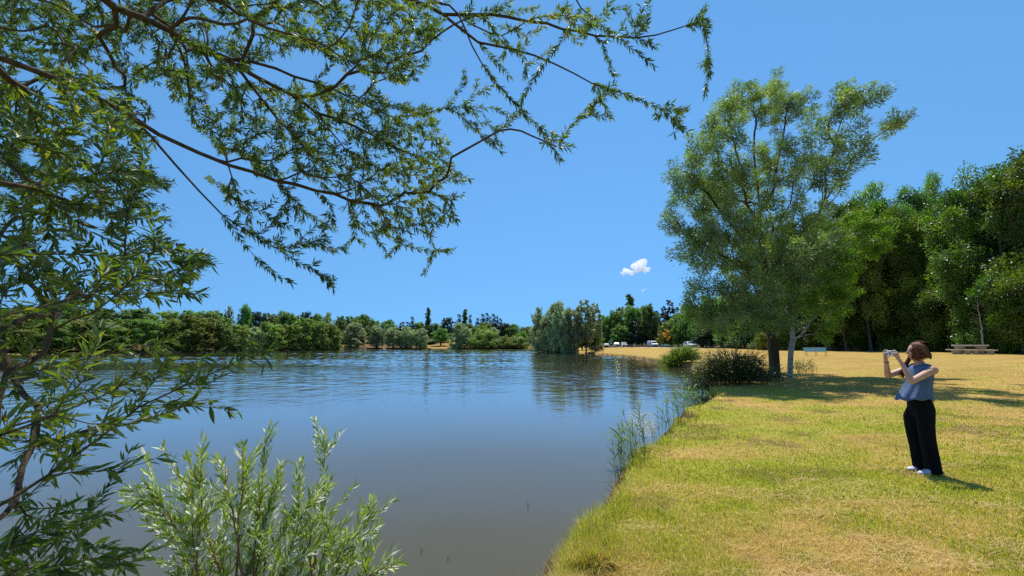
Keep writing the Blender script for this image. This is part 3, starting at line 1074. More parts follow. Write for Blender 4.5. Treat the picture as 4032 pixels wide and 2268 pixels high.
farf = [(1395, 153, 1262, 'silver_a', 148), (1484, 153, 1275, 'silver_b', 105), (1548, 152, 1284, 'silver_b', 100), (1600, 152.5, 1279, 'silver_a', 115), (1655, 152, 1287, 'silver_a', 105), (1735, 166, 1286, 'green_b', 100), (1812, 151.5, 1263, 'silver_a', 120), (1905, 152, 1288, 'dome', 148), (1945, 156, 1283, 'silver_b', 75), (1992, 152, 1322, 'dome', 88), (2035, 152, 1318, 'dome', 100), (2062, 164, 1296, 'green_a', 58), (2110, 154, 1280, 'silver_b', 88), (2150, 158, 1270, 'silver_a', 100)]
put_trees(farf, 'at the water on the far shore', 'trees at the water on the far shore')
farb = [(1380, 175, 1232, 'green_a', 148), (1425, 178, 1230, 'green_b', 148), (1470, 180, 1248, 'green_a', 108), (1528, 182, 1252, 'green_b', 113), (1560, 186, 1280, 'green_a', 94), (1582, 184, 1262, 'conifer', 68), (1620, 186, 1241, 'conifer', 44), (1603, 180, 1262, 'conifer', 51), (1650, 186, 1262, 'green_b', 108), (1683, 190, 1206, 'poplar', 35), (1684, 176, 1275, 'conifer', 75), (1715, 184, 1262, 'green_a', 108), (1758, 186, 1243, 'dark_round', 89), (1790, 190, 1262, 'conifer', 58), (1806, 192, 1231, 'conifer', 48), (1828, 192, 1212, 'poplar', 39), (1850, 194, 1233, 'conifer', 37), (1845, 180, 1262, 'green_a', 122), (1880, 192, 1246, 'conifer', 44), (1900, 190, 1229, 'conifer', 48), (1917, 192, 1225, 'conifer', 41), (1930, 190, 1240, 'conifer', 37), (1943, 192, 1229, 'conifer', 44), (1957, 190, 1237, 'conifer', 37), (1970, 190, 1248, 'conifer', 44), (1905, 176, 1262, 'green_b', 122), (1985, 180, 1266, 'dark_round', 94), (2020, 182, 1270, 'green_b', 122), (2070, 186, 1278, 'green_a', 122), (2115, 190, 1276, 'green_b', 122), (2180, 190, 1268, 'green_a', 135), (2240, 186, 1262, 'green_b', 135), (2300, 184, 1258, 'green_a', 148)]
put_trees(farb, 'behind the far shore', 'trees behind the far shore')
# the willow point
pen = [(2120, 92, 1198, 'silver_b', 90), (2150, 88, 1232, 'silver_a', 110), (2180, 86, 1184, 'silver_b', 100), (2207, 84, 1168, 'silver_a', 140), (2240, 83, 1196, 'silver_a', 110), (2165, 92, 1250, 'olive_b', 117), (2230, 88, 1262, 'dark_round', 78), (2276, 82, 1200, 'wispy', 86), (2307, 81, 1174, 'wispy', 125), (2345, 88, 1188, 'wispy', 86), (2342, 96, 1256, 'olive_a', 109), (2292, 92, 1290, 'dark_round', 91)]
put_trees(pen, 'on the willow point', 'trees on the willow point')
# wood behind the parking strip
park = [(2385, 150, 1225, 'green_a', 112), (2420, 148, 1212, 'green_b', 112), (2455, 146, 1195, 'olive_a', 112), (2487, 150, 1150, 'poplar', 55), (2490, 142, 1192, 'green_b', 125), (2530, 142, 1188, 'green_a', 112), (2445, 140, 1268, 'green_a', 125), (2510, 138, 1255, 'dark_round', 112), (2560, 136, 1184, 'green_b', 112), (2590, 139, 1215, 'conifer', 75), (2620, 137, 1195, 'conifer', 75), (2645, 134, 1170, 'conifer', 88), (2672, 132, 1200, 'conifer', 75), (2570, 138, 1262, 'dark_round', 112), (2640, 118, 1250, 'olive_a', 138), (2690, 114, 1212, 'green_a', 138), (2725, 110, 1180, 'green_b', 150), (2760, 106, 1205, 'green_a', 150), (2800, 102, 1150, 'green_b', 188), (2850, 98, 1170, 'green_a', 188), (2905, 94, 1130, 'green_b', 212), (2965, 88, 1140, 'dark_round', 212), (2780, 96, 1290, 'dark_round', 138), (2870, 90, 1275, 'green_a', 162)]
put_trees(park, 'in the wood behind the parked cars', 'trees behind the parking strip')
# ------------------------------------------------------------------ lakeside willow and birch
def px_lobes(rows, Y, ky=1.0, kd=1.0):
    out = []
    for (px, py, rx, ry, dy) in rows:
        dy = dy * kd
        c = P(px, py, Y + dy)
        a = rx / FPX * (Y + dy); b = ry / FPX * (Y + dy)
        out.append((*c, a, a * ky, b))
    return out


def lakeside_willow():
    base = hit(np.array([3052.0]), np.array([1487.0]))[0]
    Y = base[1]
    e = empty('willow_tree', tuple(base), 'large airy grey-green willow with dark trunk at the lake edge', 'tree')
    sk = Skel()
    T = lambda a, b, d=0.0: P(a, b, Y + d * 1.8)
    tr = sk.limb([base - [0, 0, 0.3], T(3046, 1380), T(3039, 1264), T(3024, 1130), T(3010, 1020)], step=0.4, wob=0.01)
    fork = tr[-1]
    a = sk.limb([T(2994, 896), T(2985, 743), T(2967, 609), T(2972, 430), T(2968, 330)], fork, 0.4, 0.03)
    sk.limb([T(2940, 800, -0.5), T(2925, 690, -0.8), T(2890, 560, -1.0), T(2870, 470, -1.2)], sk.nearest(T(2994, 896)), 0.4, 0.03)
    sk.limb([T(3050, 760, 0.6), T(3060, 640, 1.0), T(3090, 500, 1.2), T(3110, 390, 1.3)], sk.nearest(T(2990, 840)), 0.4, 0.03)
    sk.limb([T(3090, 990, -0.3), T(3178, 905, -0.6), T(3250, 797, -0.9), T(3312, 690, -1.1), T(3384, 591, -1.2), T(3447, 537, -1.2), T(3540, 480, -0.8)], sk.nearest(T(3020, 1100)), 0.4, 0.03)
    sk.limb([T(3260, 640, -1.2), T(3300, 520, -1.5), T(3330, 400, -1.7)], sk.nearest(T(3250, 797, -0.9)), 0.4, 0.03)
    sk.limb([T(2930, 960, -0.6), T(2860, 860, -1.0), T(2780, 760, -1.0), T(2680, 680, -0.8)], sk.nearest(T(3016, 1057)), 0.4, 0.03)
    sk.limb([T(2960, 1080, -0.6), T(2870, 1020, -1.0), T(2760, 960, -1.2), T(2680, 900, -1.2)], sk.nearest(T(3024, 1130)), 0.4, 0.03)
    sk.limb([T(2950, 1250, -0.8), T(2880, 1260, -1.4), T(2790, 1230, -1.6)], sk.nearest(T(3036, 1230)), 0.4, 0.03)
    rows = [(2690, 730, 100, 140, -0.8), (2640, 860, 60, 90, -0.6), (2800, 560, 120, 150, -1.0), (2870, 420, 90, 100, -1.0), (2970, 390, 120, 120, 0), (3100, 420, 110, 120, 1.2), (2900, 690, 160, 150, -1), (3080, 660, 140, 160, 1), (3300, 450, 140, 120, 1.5), (3430, 400, 90, 80, 1.0), (3540, 480, 70, 60, 0.2), (3330, 600, 110, 90, 0.8), (3230, 690, 120, 120, 1.2), (2720, 950, 110, 130, -1.2), (2860, 940, 170, 170, -1.2), (3040, 930, 150, 180, -1.0), (3180, 880, 130, 170, 0.5), (2780, 1130, 110, 110, -1.5), (2930, 1150, 140, 120, -1.5), (2800, 1270, 90, 70, -1.6), (3060, 1130, 120, 130, -1.2), (2900, 1290, 100, 60, -1.2), (2730, 1220, 60, 70, -1.4), (2990, 1000, 160, 150, 1.5), (2850, 800, 150, 140, 1.5), (3020, 1250, 80, 70, -1.0), (2960, 1230, 100, 80, -1.6), (3070, 1260, 70, 70, -1.2), (2840, 1240, 90, 70, -1.8), (3180, 1000, 120, 130, -1.6)]
    rows = [(a, b, c, d, -abs(f) - 0.5 if a >= 3180 else f) for a, b, c, d, f in rows]
    L = px_lobes(rows, Y, 1.15, 2.0)
    sk.grow(lobes_points(L, 1500, 5, 0.55), bf=0.35, step=0.35, wob=0.10, sag=0.02)
    sk.finish()
    rad = sk.radii(0.235, 0.006, 0.55)
    mt = MB(); sk.tubes(mt, rad, 8, 4, 0.04)
    obj('trunk', mt.mesh('trunk', True, base), M['bark_dark'], e)
    mb = MB()

    def vf(pos, r):
        n = fbm(pos[:, 0] * 0.8 + pos[:, 1] * 0.5, pos[:, 2] * 0.8, 51, 3)
        return np.clip((n - 0.5) * 2.6 + 0.45 + r.normal(0, 0.16, len(pos)), 0, 1)  # noise paints lit and dark clumps into the leaf tone
    twig_leaves(sk, mb, LEAF4, 240, 0.16, 0.046, 1.5, 7, droop=0.25, offset=0.26, vfun=vf, face_up=0.5, flip=0.3)
    # dense inner sprays
    C = lobes_points(L[13:], 90, 9, 0.6)
    q = np.repeat(np.arange(len(C)), 70)
    r = np.random.default_rng(3)
    pos = C[q] + r.normal(size=(len(q), 3)) * np.array([0.32, 0.32, 0.28])
    leaves(mb, LEAF4, pos, nrmz(r.normal(size=(len(q), 3)) + [0, 0, -0.4]), nrmz(r.normal(size=(len(q), 3)) * 0.7 + [0, 0, 0.6]), 0.14, 0.04, np.clip(r.normal(0.35, 0.2, len(q)), 0, 1))
    cr = obj('crown', mb.mesh('crown', False, base), M['bigwillow_leaf'], e)
    return base


WB = lakeside_willow()


def birch_bark():
    m, nt, out = newmat('birch_bark')
    v = objcoord(nt, (1.2, 1.2, 7.0))
    f = noise(nt, 2.2, 4, 0.7, v)
    rp = ramp(nt, [(0.36, (0.03, 0.026, 0.022)), (0.44, (0.30, 0.27, 0.23)), (0.7, (0.50, 0.46, 0.40))])
    nt.links.new(f, rp.inputs[0])
    principled(nt, out, rp.outputs[0], 0.75, 0.2, bump=f, bstr=0.4, bdist=0.02)
    return m


M['birch_bark'] = birch_bark()


def lakeside_birch():
    base = hit(np.array([3108.0]), np.array([1490.0]))[0]
    Y = base[1]
    e = empty('birch_tree', tuple(base), 'slender pale-barked birch with drooping yellow-green foliage beside the willow trunk', 'tree')
    sk = Skel()
    T = lambda a, b, d=0.0: P(a, b, Y + d)
    tr = sk.limb([base - [0, 0, 0.3], T(3112, 1400), T(3117, 1300), T(3126, 1220), T(3140, 1120, 0.3), T(3165, 1020, 0.6), T(3185, 930, 0.8), T(3200, 850, 1.0)], step=0.4, wob=0.01)
    for pts in ([T(3250, 940, 0.6), T(3320, 925, 0.5), T(3420, 920, 0.4), T(3500, 930, 0.3)], [T(3240, 900, 1.0), T(3330, 850, 1.2), T(3430, 830, 1.2)]):
        sk.limb(pts, sk.nearest(T(3180, 960, 0.7)), 0.35, 0.03)
    rows = [(3200, 930, 100, 110, 0.8), (3270, 1020, 100, 120, 0.6), (3330, 1080, 60, 130, 0.4), (3170, 1110, 90, 110, 0.3), (3260, 1170, 90, 110, 0.3), (3230, 1290, 55, 60, 0.0), (3330, 1200, 40, 60, 0.3), (3110, 1200, 60, 90, 0.2), (3420, 960, 70, 70, 0.5), (3150, 1320, 30, 30, 0.1), (3480, 900, 60, 50, 0.6), (3400, 880, 70, 40, 1.0)]
    L = px_lobes(rows, Y, 1.0)
    sk.grow(lobes_points(L, 330, 15, 0.6), bf=0.4, step=0.3, wob=0.08, sag=0.08)
    sk.finish()
    rad = np.minimum(sk.radii(0.115, 0.005, 0.6), 0.005 + np.where(np.arange(len(sk.P)) <= tr[-1], 0.12, 0.005 * sk.dtip))
    mt = MB(); sk.tubes(mt, rad, 8, 4, 0.03)
    obj('trunk', mt.mesh('trunk', True, base), M['birch_bark'], e)
    mb = MB()
    twig_leaves(sk, mb, LEAF4, 430, 0.10, 0.06, 1.3, 17, droop=0.9, offset=0.30, face_up=0.35)
    obj('crown', mb.mesh('crown', False, base), M['birch_leaf'], e)


lakeside_birch()


# ------------------------------------------------------------------ woodland edge on the right
def wood_proto(seed, h, spread, nattr, skirt, leaf, per_m, trunk_r, lob=16, mat='wood_leaf'):
    r = np.random.default_rng(seed)
    sk = Skel()
    sk.limb([(0, 0, -0.3), (0.1, 0.05, h * 0.25), (-0.1, 0.1, h * 0.55), (0.05, 0, h * 0.85)], step=0.8, wob=0.03)
    L = []
    for i in range(lob):
        t = (i + 0.5) / lob
        z = h * (skirt + (0.95 - skirt) * t)
        a = i * 2.4 + r.random()
        rad = spread * math.sqrt(max(0.08, 1 - (2 * t - 0.8) ** 2 * 0.7)) * (0.45 + 0.4 * r.random())
        s = spread * (0.34 + 0.16 * r.random()) * (1 - 0.3 * t)
        L.append((rad * math.cos(a), rad * math.sin(a), z, s, s, s * 0.75))
    sk.grow(lobes_points(L, nattr, seed, 0.5), bf=0.4, step=0.6, wob=0.08, sag=0.03)
    sk.finish()
    mt = MB(); sk.tubes(mt, sk.radii(trunk_r, 0.012, 0.55), 7, 3, 0.06)
    trunk = mt.mesh('trunk', True); trunk.materials.append(M['bark_grey'])
    mb = MB()

    def vf(pos, rr):
        n = fbm(pos[:, 0] * 0.5 + pos[:, 1] * 0.3, pos[:, 2] * 0.5, seed, 3)
        return np.clip((n - 0.5) * 1.6 + 0.42 + rr.normal(0, 0.15, len(pos)), 0, 1)
    twig_leaves(sk, mb, LEAF4, per_m, leaf, leaf * 0.75, 2.8, seed + 1, droop=0.35, offset=0.95, vfun=vf, face_up=0.6)
    crown = mb.mesh('crown'); crown.materials.append(M[mat])
    return trunk, crown, h, spread


M['lime_leaf'] = leaf_mat('sun_tinted_lime_leaf', [(0.0, (0.085, 0.125, 0.020)), (0.5, (0.15, 0.20, 0.030)), (1.0, (0.27, 0.32, 0.05))], trans=0.45, tmul=(1.25, 1.5, 0.4), rough=0.4, spec=0.45, jitter=0.12)  # sunlit look of these trees is put into a brighter leaf colour
WOOD = {'lime': wood_proto(65, 17, 5.4, 480, 0.20, 0.25, 90, 0.30, 18, 'lime_leaf'),
        'maple': wood_proto(61, 18, 6.0, 520, 0.06, 0.27, 90, 0.34, 20),
        'ash': wood_proto(62, 20, 4.6, 430, 0.08, 0.25, 110, 0.30, 18),
        'hazel': wood_proto(63, 10, 4.6, 420, 0.03, 0.22, 120, 0.16, 16),
        'oak': wood_proto(64, 17, 6.6, 520, 0.07, 0.26, 95, 0.40, 20)}
wood_rows = [  # px, depth, top_py, kind, width_px
    (3000, 80, 1020, 'oak', 250), (3090, 74, 930, 'ash', 240), (3190, 70, 900, 'maple', 280), (3290, 66, 820, 'ash', 260), (3390, 62, 760, 'maple', 320), (3490, 60, 690, 'ash', 300), (3590, 58, 740, 'oak', 340), (3690, 60, 700, 'maple', 340), (3755, 62, 640, 'ash', 200), (3800, 54, 800, 'oak', 380), (3900, 48, 690, 'maple', 420), (4010, 44, 600, 'oak', 520), (4150, 42, 560, 'maple', 560), (4330, 40, 540, 'oak', 600),
    (3430, 56, 780, 'lime', 250), (3560, 55, 790, 'lime', 260), (3660, 53, 830, 'lime', 240), (3330, 58, 840, 'lime', 220),
    (3120, 66, 1180, 'hazel', 200), (3240, 62, 1150, 'hazel', 230), (3350, 59, 1130, 'hazel', 250), (3460, 57, 1080, 'hazel', 260), (3570, 54, 1100, 'hazel', 260), (3680, 51, 1050, 'hazel', 280), (3780, 48, 1080, 'hazel', 300), (3880, 44, 1040, 'hazel', 300), (3990, 41, 1060, 'hazel', 330), (4110, 39, 1020, 'hazel', 360), (4260, 37, 1000, 'hazel', 400), (2930, 84, 1180, 'hazel', 180), (3030, 72, 1190, 'hazel', 180),
    (3140, 90, 980, 'oak', 240), (3320, 84, 880, 'maple', 280), (3500, 80, 800, 'oak', 300), (3680, 78, 790, 'maple', 320), (3860, 72, 760, 'ash', 300), (4040, 66, 700, 'maple', 360), (4240, 60, 660, 'oak', 420)]
cnt = {}
WW = {'lime': ('lime_tree', 'sunlit yellow-green lime tree'), 'maple': ('maple_tree', 'tall dark green maple'), 'ash': ('ash_tree', 'tall slim ash tree'), 'hazel': ('hazel_shrub', 'dense dark hazel thicket'), 'oak': ('oak_tree', 'broad dark green oak')}
for (px, Y, top, kind, wpx) in sorted(wood_rows, key=lambda q: q[0]):
    tr, cr, h, spd = WOOD[kind]
    b = at(px, Y)
    hh = float(P(px, top, Y)[2]) - b[2]
    i = cnt.get(kind, 0); cnt[kind] = i + 1
    e = empty(WW[kind][0], tuple(b), f"{WW[kind][1]} in the wood on the right, {ordw(i)} such from left", 'shrub' if kind == 'hazel' else 'tree', 'trees of the wood on the right', rz=random.random() * 6.28)
    sxy = (wpx / FPX * Y) / (2.4 * spd)
    e.scale = (sxy, sxy, hh / (h * 1.03))
    obj('trunk', tr, None, e)
    obj('crown', cr, None, e)
# ------------------------------------------------------------------ overhanging willow in the foreground
def unit_leaf_meshes(mat, n=5, seed=4):
    r = np.random.default_rng(seed)
    out = []
    for i in range(n):
        ys = np.array([0, 0.16, 0.38, 0.62, 0.84, 1.0])
        ws = np.array([0.04, 0.55, 0.98, 0.9, 0.45, 0.0]) * 0.5
        curl = (r.random() - 0.3) * 0.22
        bend = (r.random() - 0.5) * 0.16
        V = []
        for y, w in zip(ys, ws):
            z = -curl * y * y
            x = bend * y * y * 2
            V += [[x - w, y, z + 0.03 * (w > 0.1)], [x, y, z], [x + w, y, z + 0.03 * (w > 0.1)]]
        Q = []
        for k in range(5):
            a = k * 3
            Q += [[a, a + 1, a + 4, a + 3], [a + 1, a + 2, a + 5, a + 4]]
        mb = MB(); mb.add(V, None, Q, 0.15 + 0.7 * i / (n - 1))
        me = mb.mesh('leaf', True)
        me.materials.append(mat)
        out.append(me)
    return out


def split_leaves(root, base, arr, mat, tm, nmax=300, umesh=None, name='leaf'):
    """the leaves that show largest become parts of their own, the rest one part"""
    pos, ld, nm, L, W, v = arr
    px, py, f = project(pos + ld * (L * 0.5)[:, None])
    inside = (px > -40) & (px < 4072) & (py > -40) & (py < 2308) & (f > 0.2)
    size = np.where(inside, L / np.maximum(f, 0.2), 0)
    big = np.argsort(-size)[:nmax]
    mask = np.ones(len(pos), bool); mask[big] = False
    for i in big:
        d = nrmz(ld[i]); n_ = nm[i] - d * (nm[i] @ d); n_ = n_ / (np.linalg.norm(n_) + 1e-9)
        s = np.cross(d, n_)
        me = umesh[min(len(umesh) - 1, int(v[i] * len(umesh)))]
        o = obj(name, me, None, root)
        Mx = Matrix(((s[0] * W[i], d[0] * L[i], n_[0] * L[i], pos[i][0] - base[0]),
                     (s[1] * W[i], d[1] * L[i], n_[1] * L[i], pos[i][1] - base[1]),
                     (s[2] * W[i], d[2] * L[i], n_[2] * L[i], pos[i][2] - base[2]), (0, 0, 0, 1)))
        o.matrix_local = Mx
    mb = MB()
    for sel, t_ in ((mask & (f < 1.9), tm), (mask & (f >= 1.9), LEAF5)):
        leaves(mb, t_, pos[sel], ld[sel], nm[sel], L[sel], W[sel], v[sel])
    obj('foliage', mb.mesh('foliage', False, base), mat, root, kind='stuff')


def in_poly(poly, x, y):
    poly = np.asarray(poly, float)
    a = poly; b = np.roll(poly, -1, 0)
    c = (a[None, :, 1] > y[:, None]) != (b[None, :, 1] > y[:, None])
    xi = a[None, :, 0] + (y[:, None] - a[None, :, 1]) / (b[None, :, 1] - a[None, :, 1] + 1e-9) * (b - a)[None, :, 0]
    return (c & (x[:, None] < xi)).sum(1) % 2 == 1


def nearer(d):
    d = np.asarray(d, float)
    return np.where(d > 2.5, 2.5 + (d - 2.5) * 0.62, d)


def poly_points(poly, n, d0, d1, seed, power=1.0):
    r = np.random.default_rng(seed)
    poly = np.asarray(poly, float)
    lo = poly.min(0); hi = poly.max(0)
    x = lo[0] + (hi[0] - lo[0]) * r.random(n * 4); y = lo[1] + (hi[1] - lo[1]) * r.random(n * 4)
    k = in_poly(poly, x, y)
    x = x[k][:n]; y = y[k][:n]
    dep = d0 + (d1 - d0) * r.random(len(x)) ** power
    return P(x, y, nearer(dep))


def foreground_willow():
    bx, by = -3.3, 0.5
    base = np.array([bx, by, H1(bx, by)])
    e = empty('overhanging_willow', tuple(base), 'willow leaning in from the left with leafy branches overhead', 'tree')
    sk = Skel()
    tk = sk.limb([base - [0, 0, 0.3], (-3.2, 0.6, 1.5), (-3.05, 0.7, 2.6), (-2.9, 0.8, 3.6), (-2.6, 1.0, 4.6)], step=0.25, wob=0.01)

    def LB(pts, frm=None, step=0.12, wob=0.02):
        q = [P(a, b, nearer(d)) for a, b, d in pts]
        par = sk.nearest(q[0]) if frm is None else frm
        return sk.limb(q, par, step, wob)
    NP = lambda a, b, d: sk.nearest(P(a, b, nearer(d)))
    limbA = LB([(120, -160, 1.7), (381, -10, 2.0), (476, 40, 2.1), (595, 71, 2.2), (794, 190, 2.5), (953, 262, 2.7), (1111, 357, 2.9), (1270, 437, 3.1), (1429, 508, 3.3), (1588, 603, 3.5), (1720, 660, 3.6), (1850, 707, 3.8)], tk[-4])
    LB([(640, 30, 2.3), (700, -60, 2.4)], NP(595, 71, 2.2))
    LB([(1000, 235, 2.9), (1180, 290, 3.2), (1350, 380, 3.5), (1500, 440, 3.7), (1650, 500, 3.9)], NP(880, 225, 2.6))
    LB([(1050, 420, 3.0), (1180, 560, 3.2), (1330, 700, 3.4), (1460, 880, 3.6), (1560, 960, 3.7), (1680, 1000, 3.8), (1790, 985, 3.9)], NP(953, 262, 2.7))
    LB([(1300, 560, 3.3), (1450, 640, 3.5), (1600, 720, 3.7), (1720, 820, 3.8), (1800, 870, 3.9)], NP(1270, 437, 3.1))
    LB([(60, 240, 1.5), (198, 302, 1.6), (397, 381, 1.9), (556, 460, 2.1), (675, 548, 2.3), (810, 635, 2.5), (1032, 699, 2.8), (1270, 754, 3.1), (1469, 802, 3.3)], tk[-6])
    LB([(659, 635, 2.2), (778, 754, 2.4), (897, 857, 2.6), (1088, 992, 2.8), (1246, 1080, 3.0), (1310, 1143, 3.1)], NP(575, 475, 2.1))
    LB([(950, 970, 2.7), (1020, 1040, 2.75), (1095, 1119, 2.8), (1150, 1115, 2.8)], NP(897, 857, 2.6))
    LB([(0, 699, 1.3), (159, 754, 1.5), (318, 826, 1.7), (429, 857, 1.9), (560, 868, 2.1), (675, 873, 2.2)], tk[-9])
    LB([(-40, 520, 1.3), (120, 560, 1.5), (300, 640, 1.7), (480, 700, 1.9), (640, 740, 2.1)], tk[-8])
    # right top branch
    LB([(700, -330, 2.6), (1200, -170, 2.9), (1600, 2, 3.0), (1676, 20, 3.0), (1761, 76, 3.0), (1883, 182, 3.0), (1953, 252, 3.0), (2004, 298, 3.0)], tk[-2])
    LB([(1802, 56, 3.0), (1883, 56, 3.0), (2004, 76, 3.0), (2105, 101, 3.0), (2231, 111, 3.0), (2357, 141, 3.0), (2458, 156, 3.0), (2524, 172, 3.0)], NP(1761, 76, 3))
    LB([(2584, 141, 3.05), (2710, 96, 3.1), (2765, 60, 3.1), (2811, 0, 3.15)], NP(2500, 165, 3))
    LB([(2781, 177, 3.1), (2806, 252, 3.1), (2796, 328, 3.1), (2776, 379, 3.1)], NP(2756, 70, 3.1))
    LB([(1953, 174, 2.95), (2034, 187, 2.95), (2105, 212, 2.95), (2180, 247, 2.95), (2256, 288, 2.9), (2357, 328, 2.9), (2458, 363, 2.9), (2559, 409, 2.9), (2630, 434, 2.9), (2720, 447, 2.9)], NP(1895, 188, 3))
    LB([(2650, 480, 2.9), (2685, 540, 2.9), (2725, 527, 2.9)], NP(2630, 434, 2.9))
    LB([(2367, 394, 2.9), (2407, 459, 2.9)], NP(2357, 328, 2.9))
    LB([(2307, 434, 2.9), (2271, 470, 2.9)], NP(2367, 394, 2.9))
    LB([(1787, -20, 2.7), (1837, 116, 2.7), (1867, 242, 2.7), (1953, 323, 2.7), (2029, 414, 2.7), (2079, 470, 2.7), (2145, 505, 2.7), (2160, 566, 2.7), (2201, 626, 2.7)], NP(1700, 30, 3.0))
    d5 = LB([(2280, -60, 2.8), (2301, 45, 2.8), (2407, 131, 2.8), (2483, 187, 2.8), (2534, 227, 2.8), (2574, 257, 2.8)], NP(1200, -170, 2.9))
    LB([(2206, 167, 2.75), (2079, 328, 2.7), (2045, 410, 2.7)], NP(2301, 45, 2.8))
    LB([(2392, 171, 3.0), (2397, 282, 3.0)], NP(2350, 140, 3.0))
    LB([(1691, 429, 3.9), (1772, 416, 3.9), (1862, 421, 3.8), (1963, 411, 3.8)], NP(1600, 480, 3.9))
    LB([(1842, 479, 3.8), (1903, 555, 3.8), (1953, 590, 3.8)], NP(1797, 420, 3.85))
    # lower left branches close to the lens
    LB([(-120, 2080, 1.15), (0, 2011, 1.2), (177, 1874, 1.3), (339, 1761, 1.35), (451, 1680, 1.4), (564, 1616, 1.45), (685, 1551, 1.5), (806, 1487, 1.55), (903, 1430, 1.6), (1048, 1390, 1.65), (1128, 1358, 1.7)], tk[3])
    LB([(403, 1616, 1.4), (580, 1596, 1.5), (725, 1596, 1.55), (850, 1600, 1.6), (935, 1616, 1.65)], NP(200, 1850, 1.3))
    LB([(322, 1906, 1.3), (443, 1866, 1.35), (613, 1825, 1.4), (650, 1790, 1.42)], NP(100, 1930, 1.25))
    LB([(-150, 1300, 1.1), (0, 1237, 1.2), (200, 1197, 1.3), (403, 1164, 1.4), (645, 1132, 1.5), (806, 1156, 1.6)], tk[6])
    LB([(-100, 1560, 1.1), (0, 1500, 1.2), (150, 1440, 1.3), (330, 1400, 1.4), (520, 1390, 1.5), (700, 1340, 1.6)], tk[5])
    LB([(-100, 1760, 1.1), (60, 1690, 1.2), (240, 1640, 1.3), (420, 1560, 1.4), (560, 1500, 1.45), (700, 1470, 1.5), (860, 1390, 1.55)], tk[4])
    LB([(-100, 2300, 1.1), (100, 2250, 1.15), (300, 2200, 1.25), (450, 2150, 1.3)], tk[2])
    LB([(-60, 1000, 1.2), (140, 990, 1.35), (360, 1010, 1.5), (560, 1040, 1.65), (720, 1030, 1.75), (850, 1040, 1.85)], tk[7])
    # crown points
    reg = []
    top = [(-60, -60), (1740, -60), (1740, 130), (1640, 330), (1480, 330), (1200, 180), (900, 330), (600, 330), (300, 260), (-60, 200)]
    reg.append(poly_points(top, 1450, 2.2, 4.6, 31))
    midp = [(600, 260), (1000, 330), (1400, 330), (1700, 430), (1800, 620), (1830, 730), (1700, 760), (1760, 880), (1600, 900), (1380, 790), (1200, 720), (1000, 700), (800, 560)]
    reg.append(poly_points(midp, 950, 2.6, 4.3, 32))
    leftp = [(-60, 180), (560, 330), (620, 560), (560, 640), (700, 700), (650, 860), (-60, 860)]
    reg.append(poly_points(leftp, 600, 1.5, 3.4, 33))
    low = [(-60, 860), (520, 900), (760, 960), (840, 1060), (820, 1150), (500, 1230), (-60, 1300)]
    reg.append(poly_points(low, 230, 1.35, 2.6, 34))
    near = [(-60, 1280), (600, 1250), (720, 1330), (960, 1440), (930, 1600), (640, 1700), (560, 1800), (300, 1880), (60, 1980), (-60, 2000)]
    reg.append(poly_points(near, 130, 1.15, 2.1, 35))
    LB([(-100, 2180, 1.2), (100, 2130, 1.3), (280, 2085, 1.4), (430, 2040, 1.5), (520, 2010, 1.55)], tk[2])
    LB([(-60, 2330, 1.15), (150, 2290, 1.3), (330, 2230, 1.4), (520, 2190, 1.5), (650, 2150, 1.6)], tk[2])
    out_ = [(-1100, -700), (1700, -700), (1700, -60), (-60, -60), (-60, 1300), (-700, 1300), (-1100, 600)]
    reg.append(poly_points(out_, 260, 1.6, 3.4, 39))
    fringe = [(780, 690), (1100, 760), (1500, 800), (1840, 740), (1800, 900), (1620, 970), (1450, 950), (1250, 900), (1050, 900), (900, 820)]
    reg.append(poly_points(fringe, 130, 2.8, 3.7, 40))
    lowl = [(-60, 1980), (250, 1930), (480, 1990), (420, 2100), (640, 2150), (600, 2268), (-60, 2300)]
    reg.append(poly_points(lowl, 70, 1.2, 1.8, 38))
    dang = [(900, 860), (1100, 860), (1330, 1000), (1330, 1160), (1250, 1120), (1050, 990)]
    reg.append(poly_points(dang, 20, 2.8, 3.6, 36))
    rt = [(1740, 0), (2560, 0), (2560, 110), (2300, 180), (2100, 190), (1990, 230), (1830, 120)]
    reg.append(poly_points(rt, 80, 2.6, 3.3, 37))
    for (a, b, rr, n) in [(1880, 360, 60, 10), (2190, 560, 70, 12), (2330, 420, 55, 10), (2420, 340, 70, 10), (2650, 470, 60, 10), (2680, 500, 40, 6), (2790, 250, 30, 8), (2770, 90, 60, 12), (1940, 520, 70, 12), (2060, 470, 50, 5), (2480, 100, 80, 14), (2560, 180, 50, 6), (2050, 230, 80, 10), (1860, 470, 50, 8), (1560, 960, 80, 12), (1700, 1000, 70, 8), (1270, 960, 60, 8), (1390, 930, 60, 8), (1300, 1110, 30, 6), (1000, 1390, 120, 10), (300, 2180, 140, 16), (120, 2260, 120, 12)]:
        t = rng.normal(size=(n, 2)) * rr * 0.6
        c = np.array(sk.p)
        pxs, pys, ff = project(c)
        k = np.argmin((pxs - a) ** 2 + (pys - b) ** 2 + 1e9 * (ff < 0.3))
        reg.append(P(a + t[:, 0], b + t[:, 1], c[k][1] + rng.normal(size=n) * 0.08))
    sk.grow(np.concatenate(reg), bf=0.18, step=0.09, wob=0.06, sag=0.03)
    sk.finish()
    rad = np.minimum(sk.radii(0.16, 0.0016, 0.5), np.minimum(0.0008 + 0.0045 * sk.dtip, 0.0125 + 0.13 * (np.arange(len(sk.P)) <= tk[-1])))
    for q, i_ in enumerate(limbA):
        rad[i_] = max(rad[i_], 0.030 * (1 - q / len(limbA)) + 0.002)
    lx, ly, lf = project(sk.P)
    rad = np.where((np.arange(len(rad)) > tk[-1]) & (lf > 0.3) & (ly > 950), np.minimum(rad, 0.0062 * np.maximum(lf, 0.6)), rad)
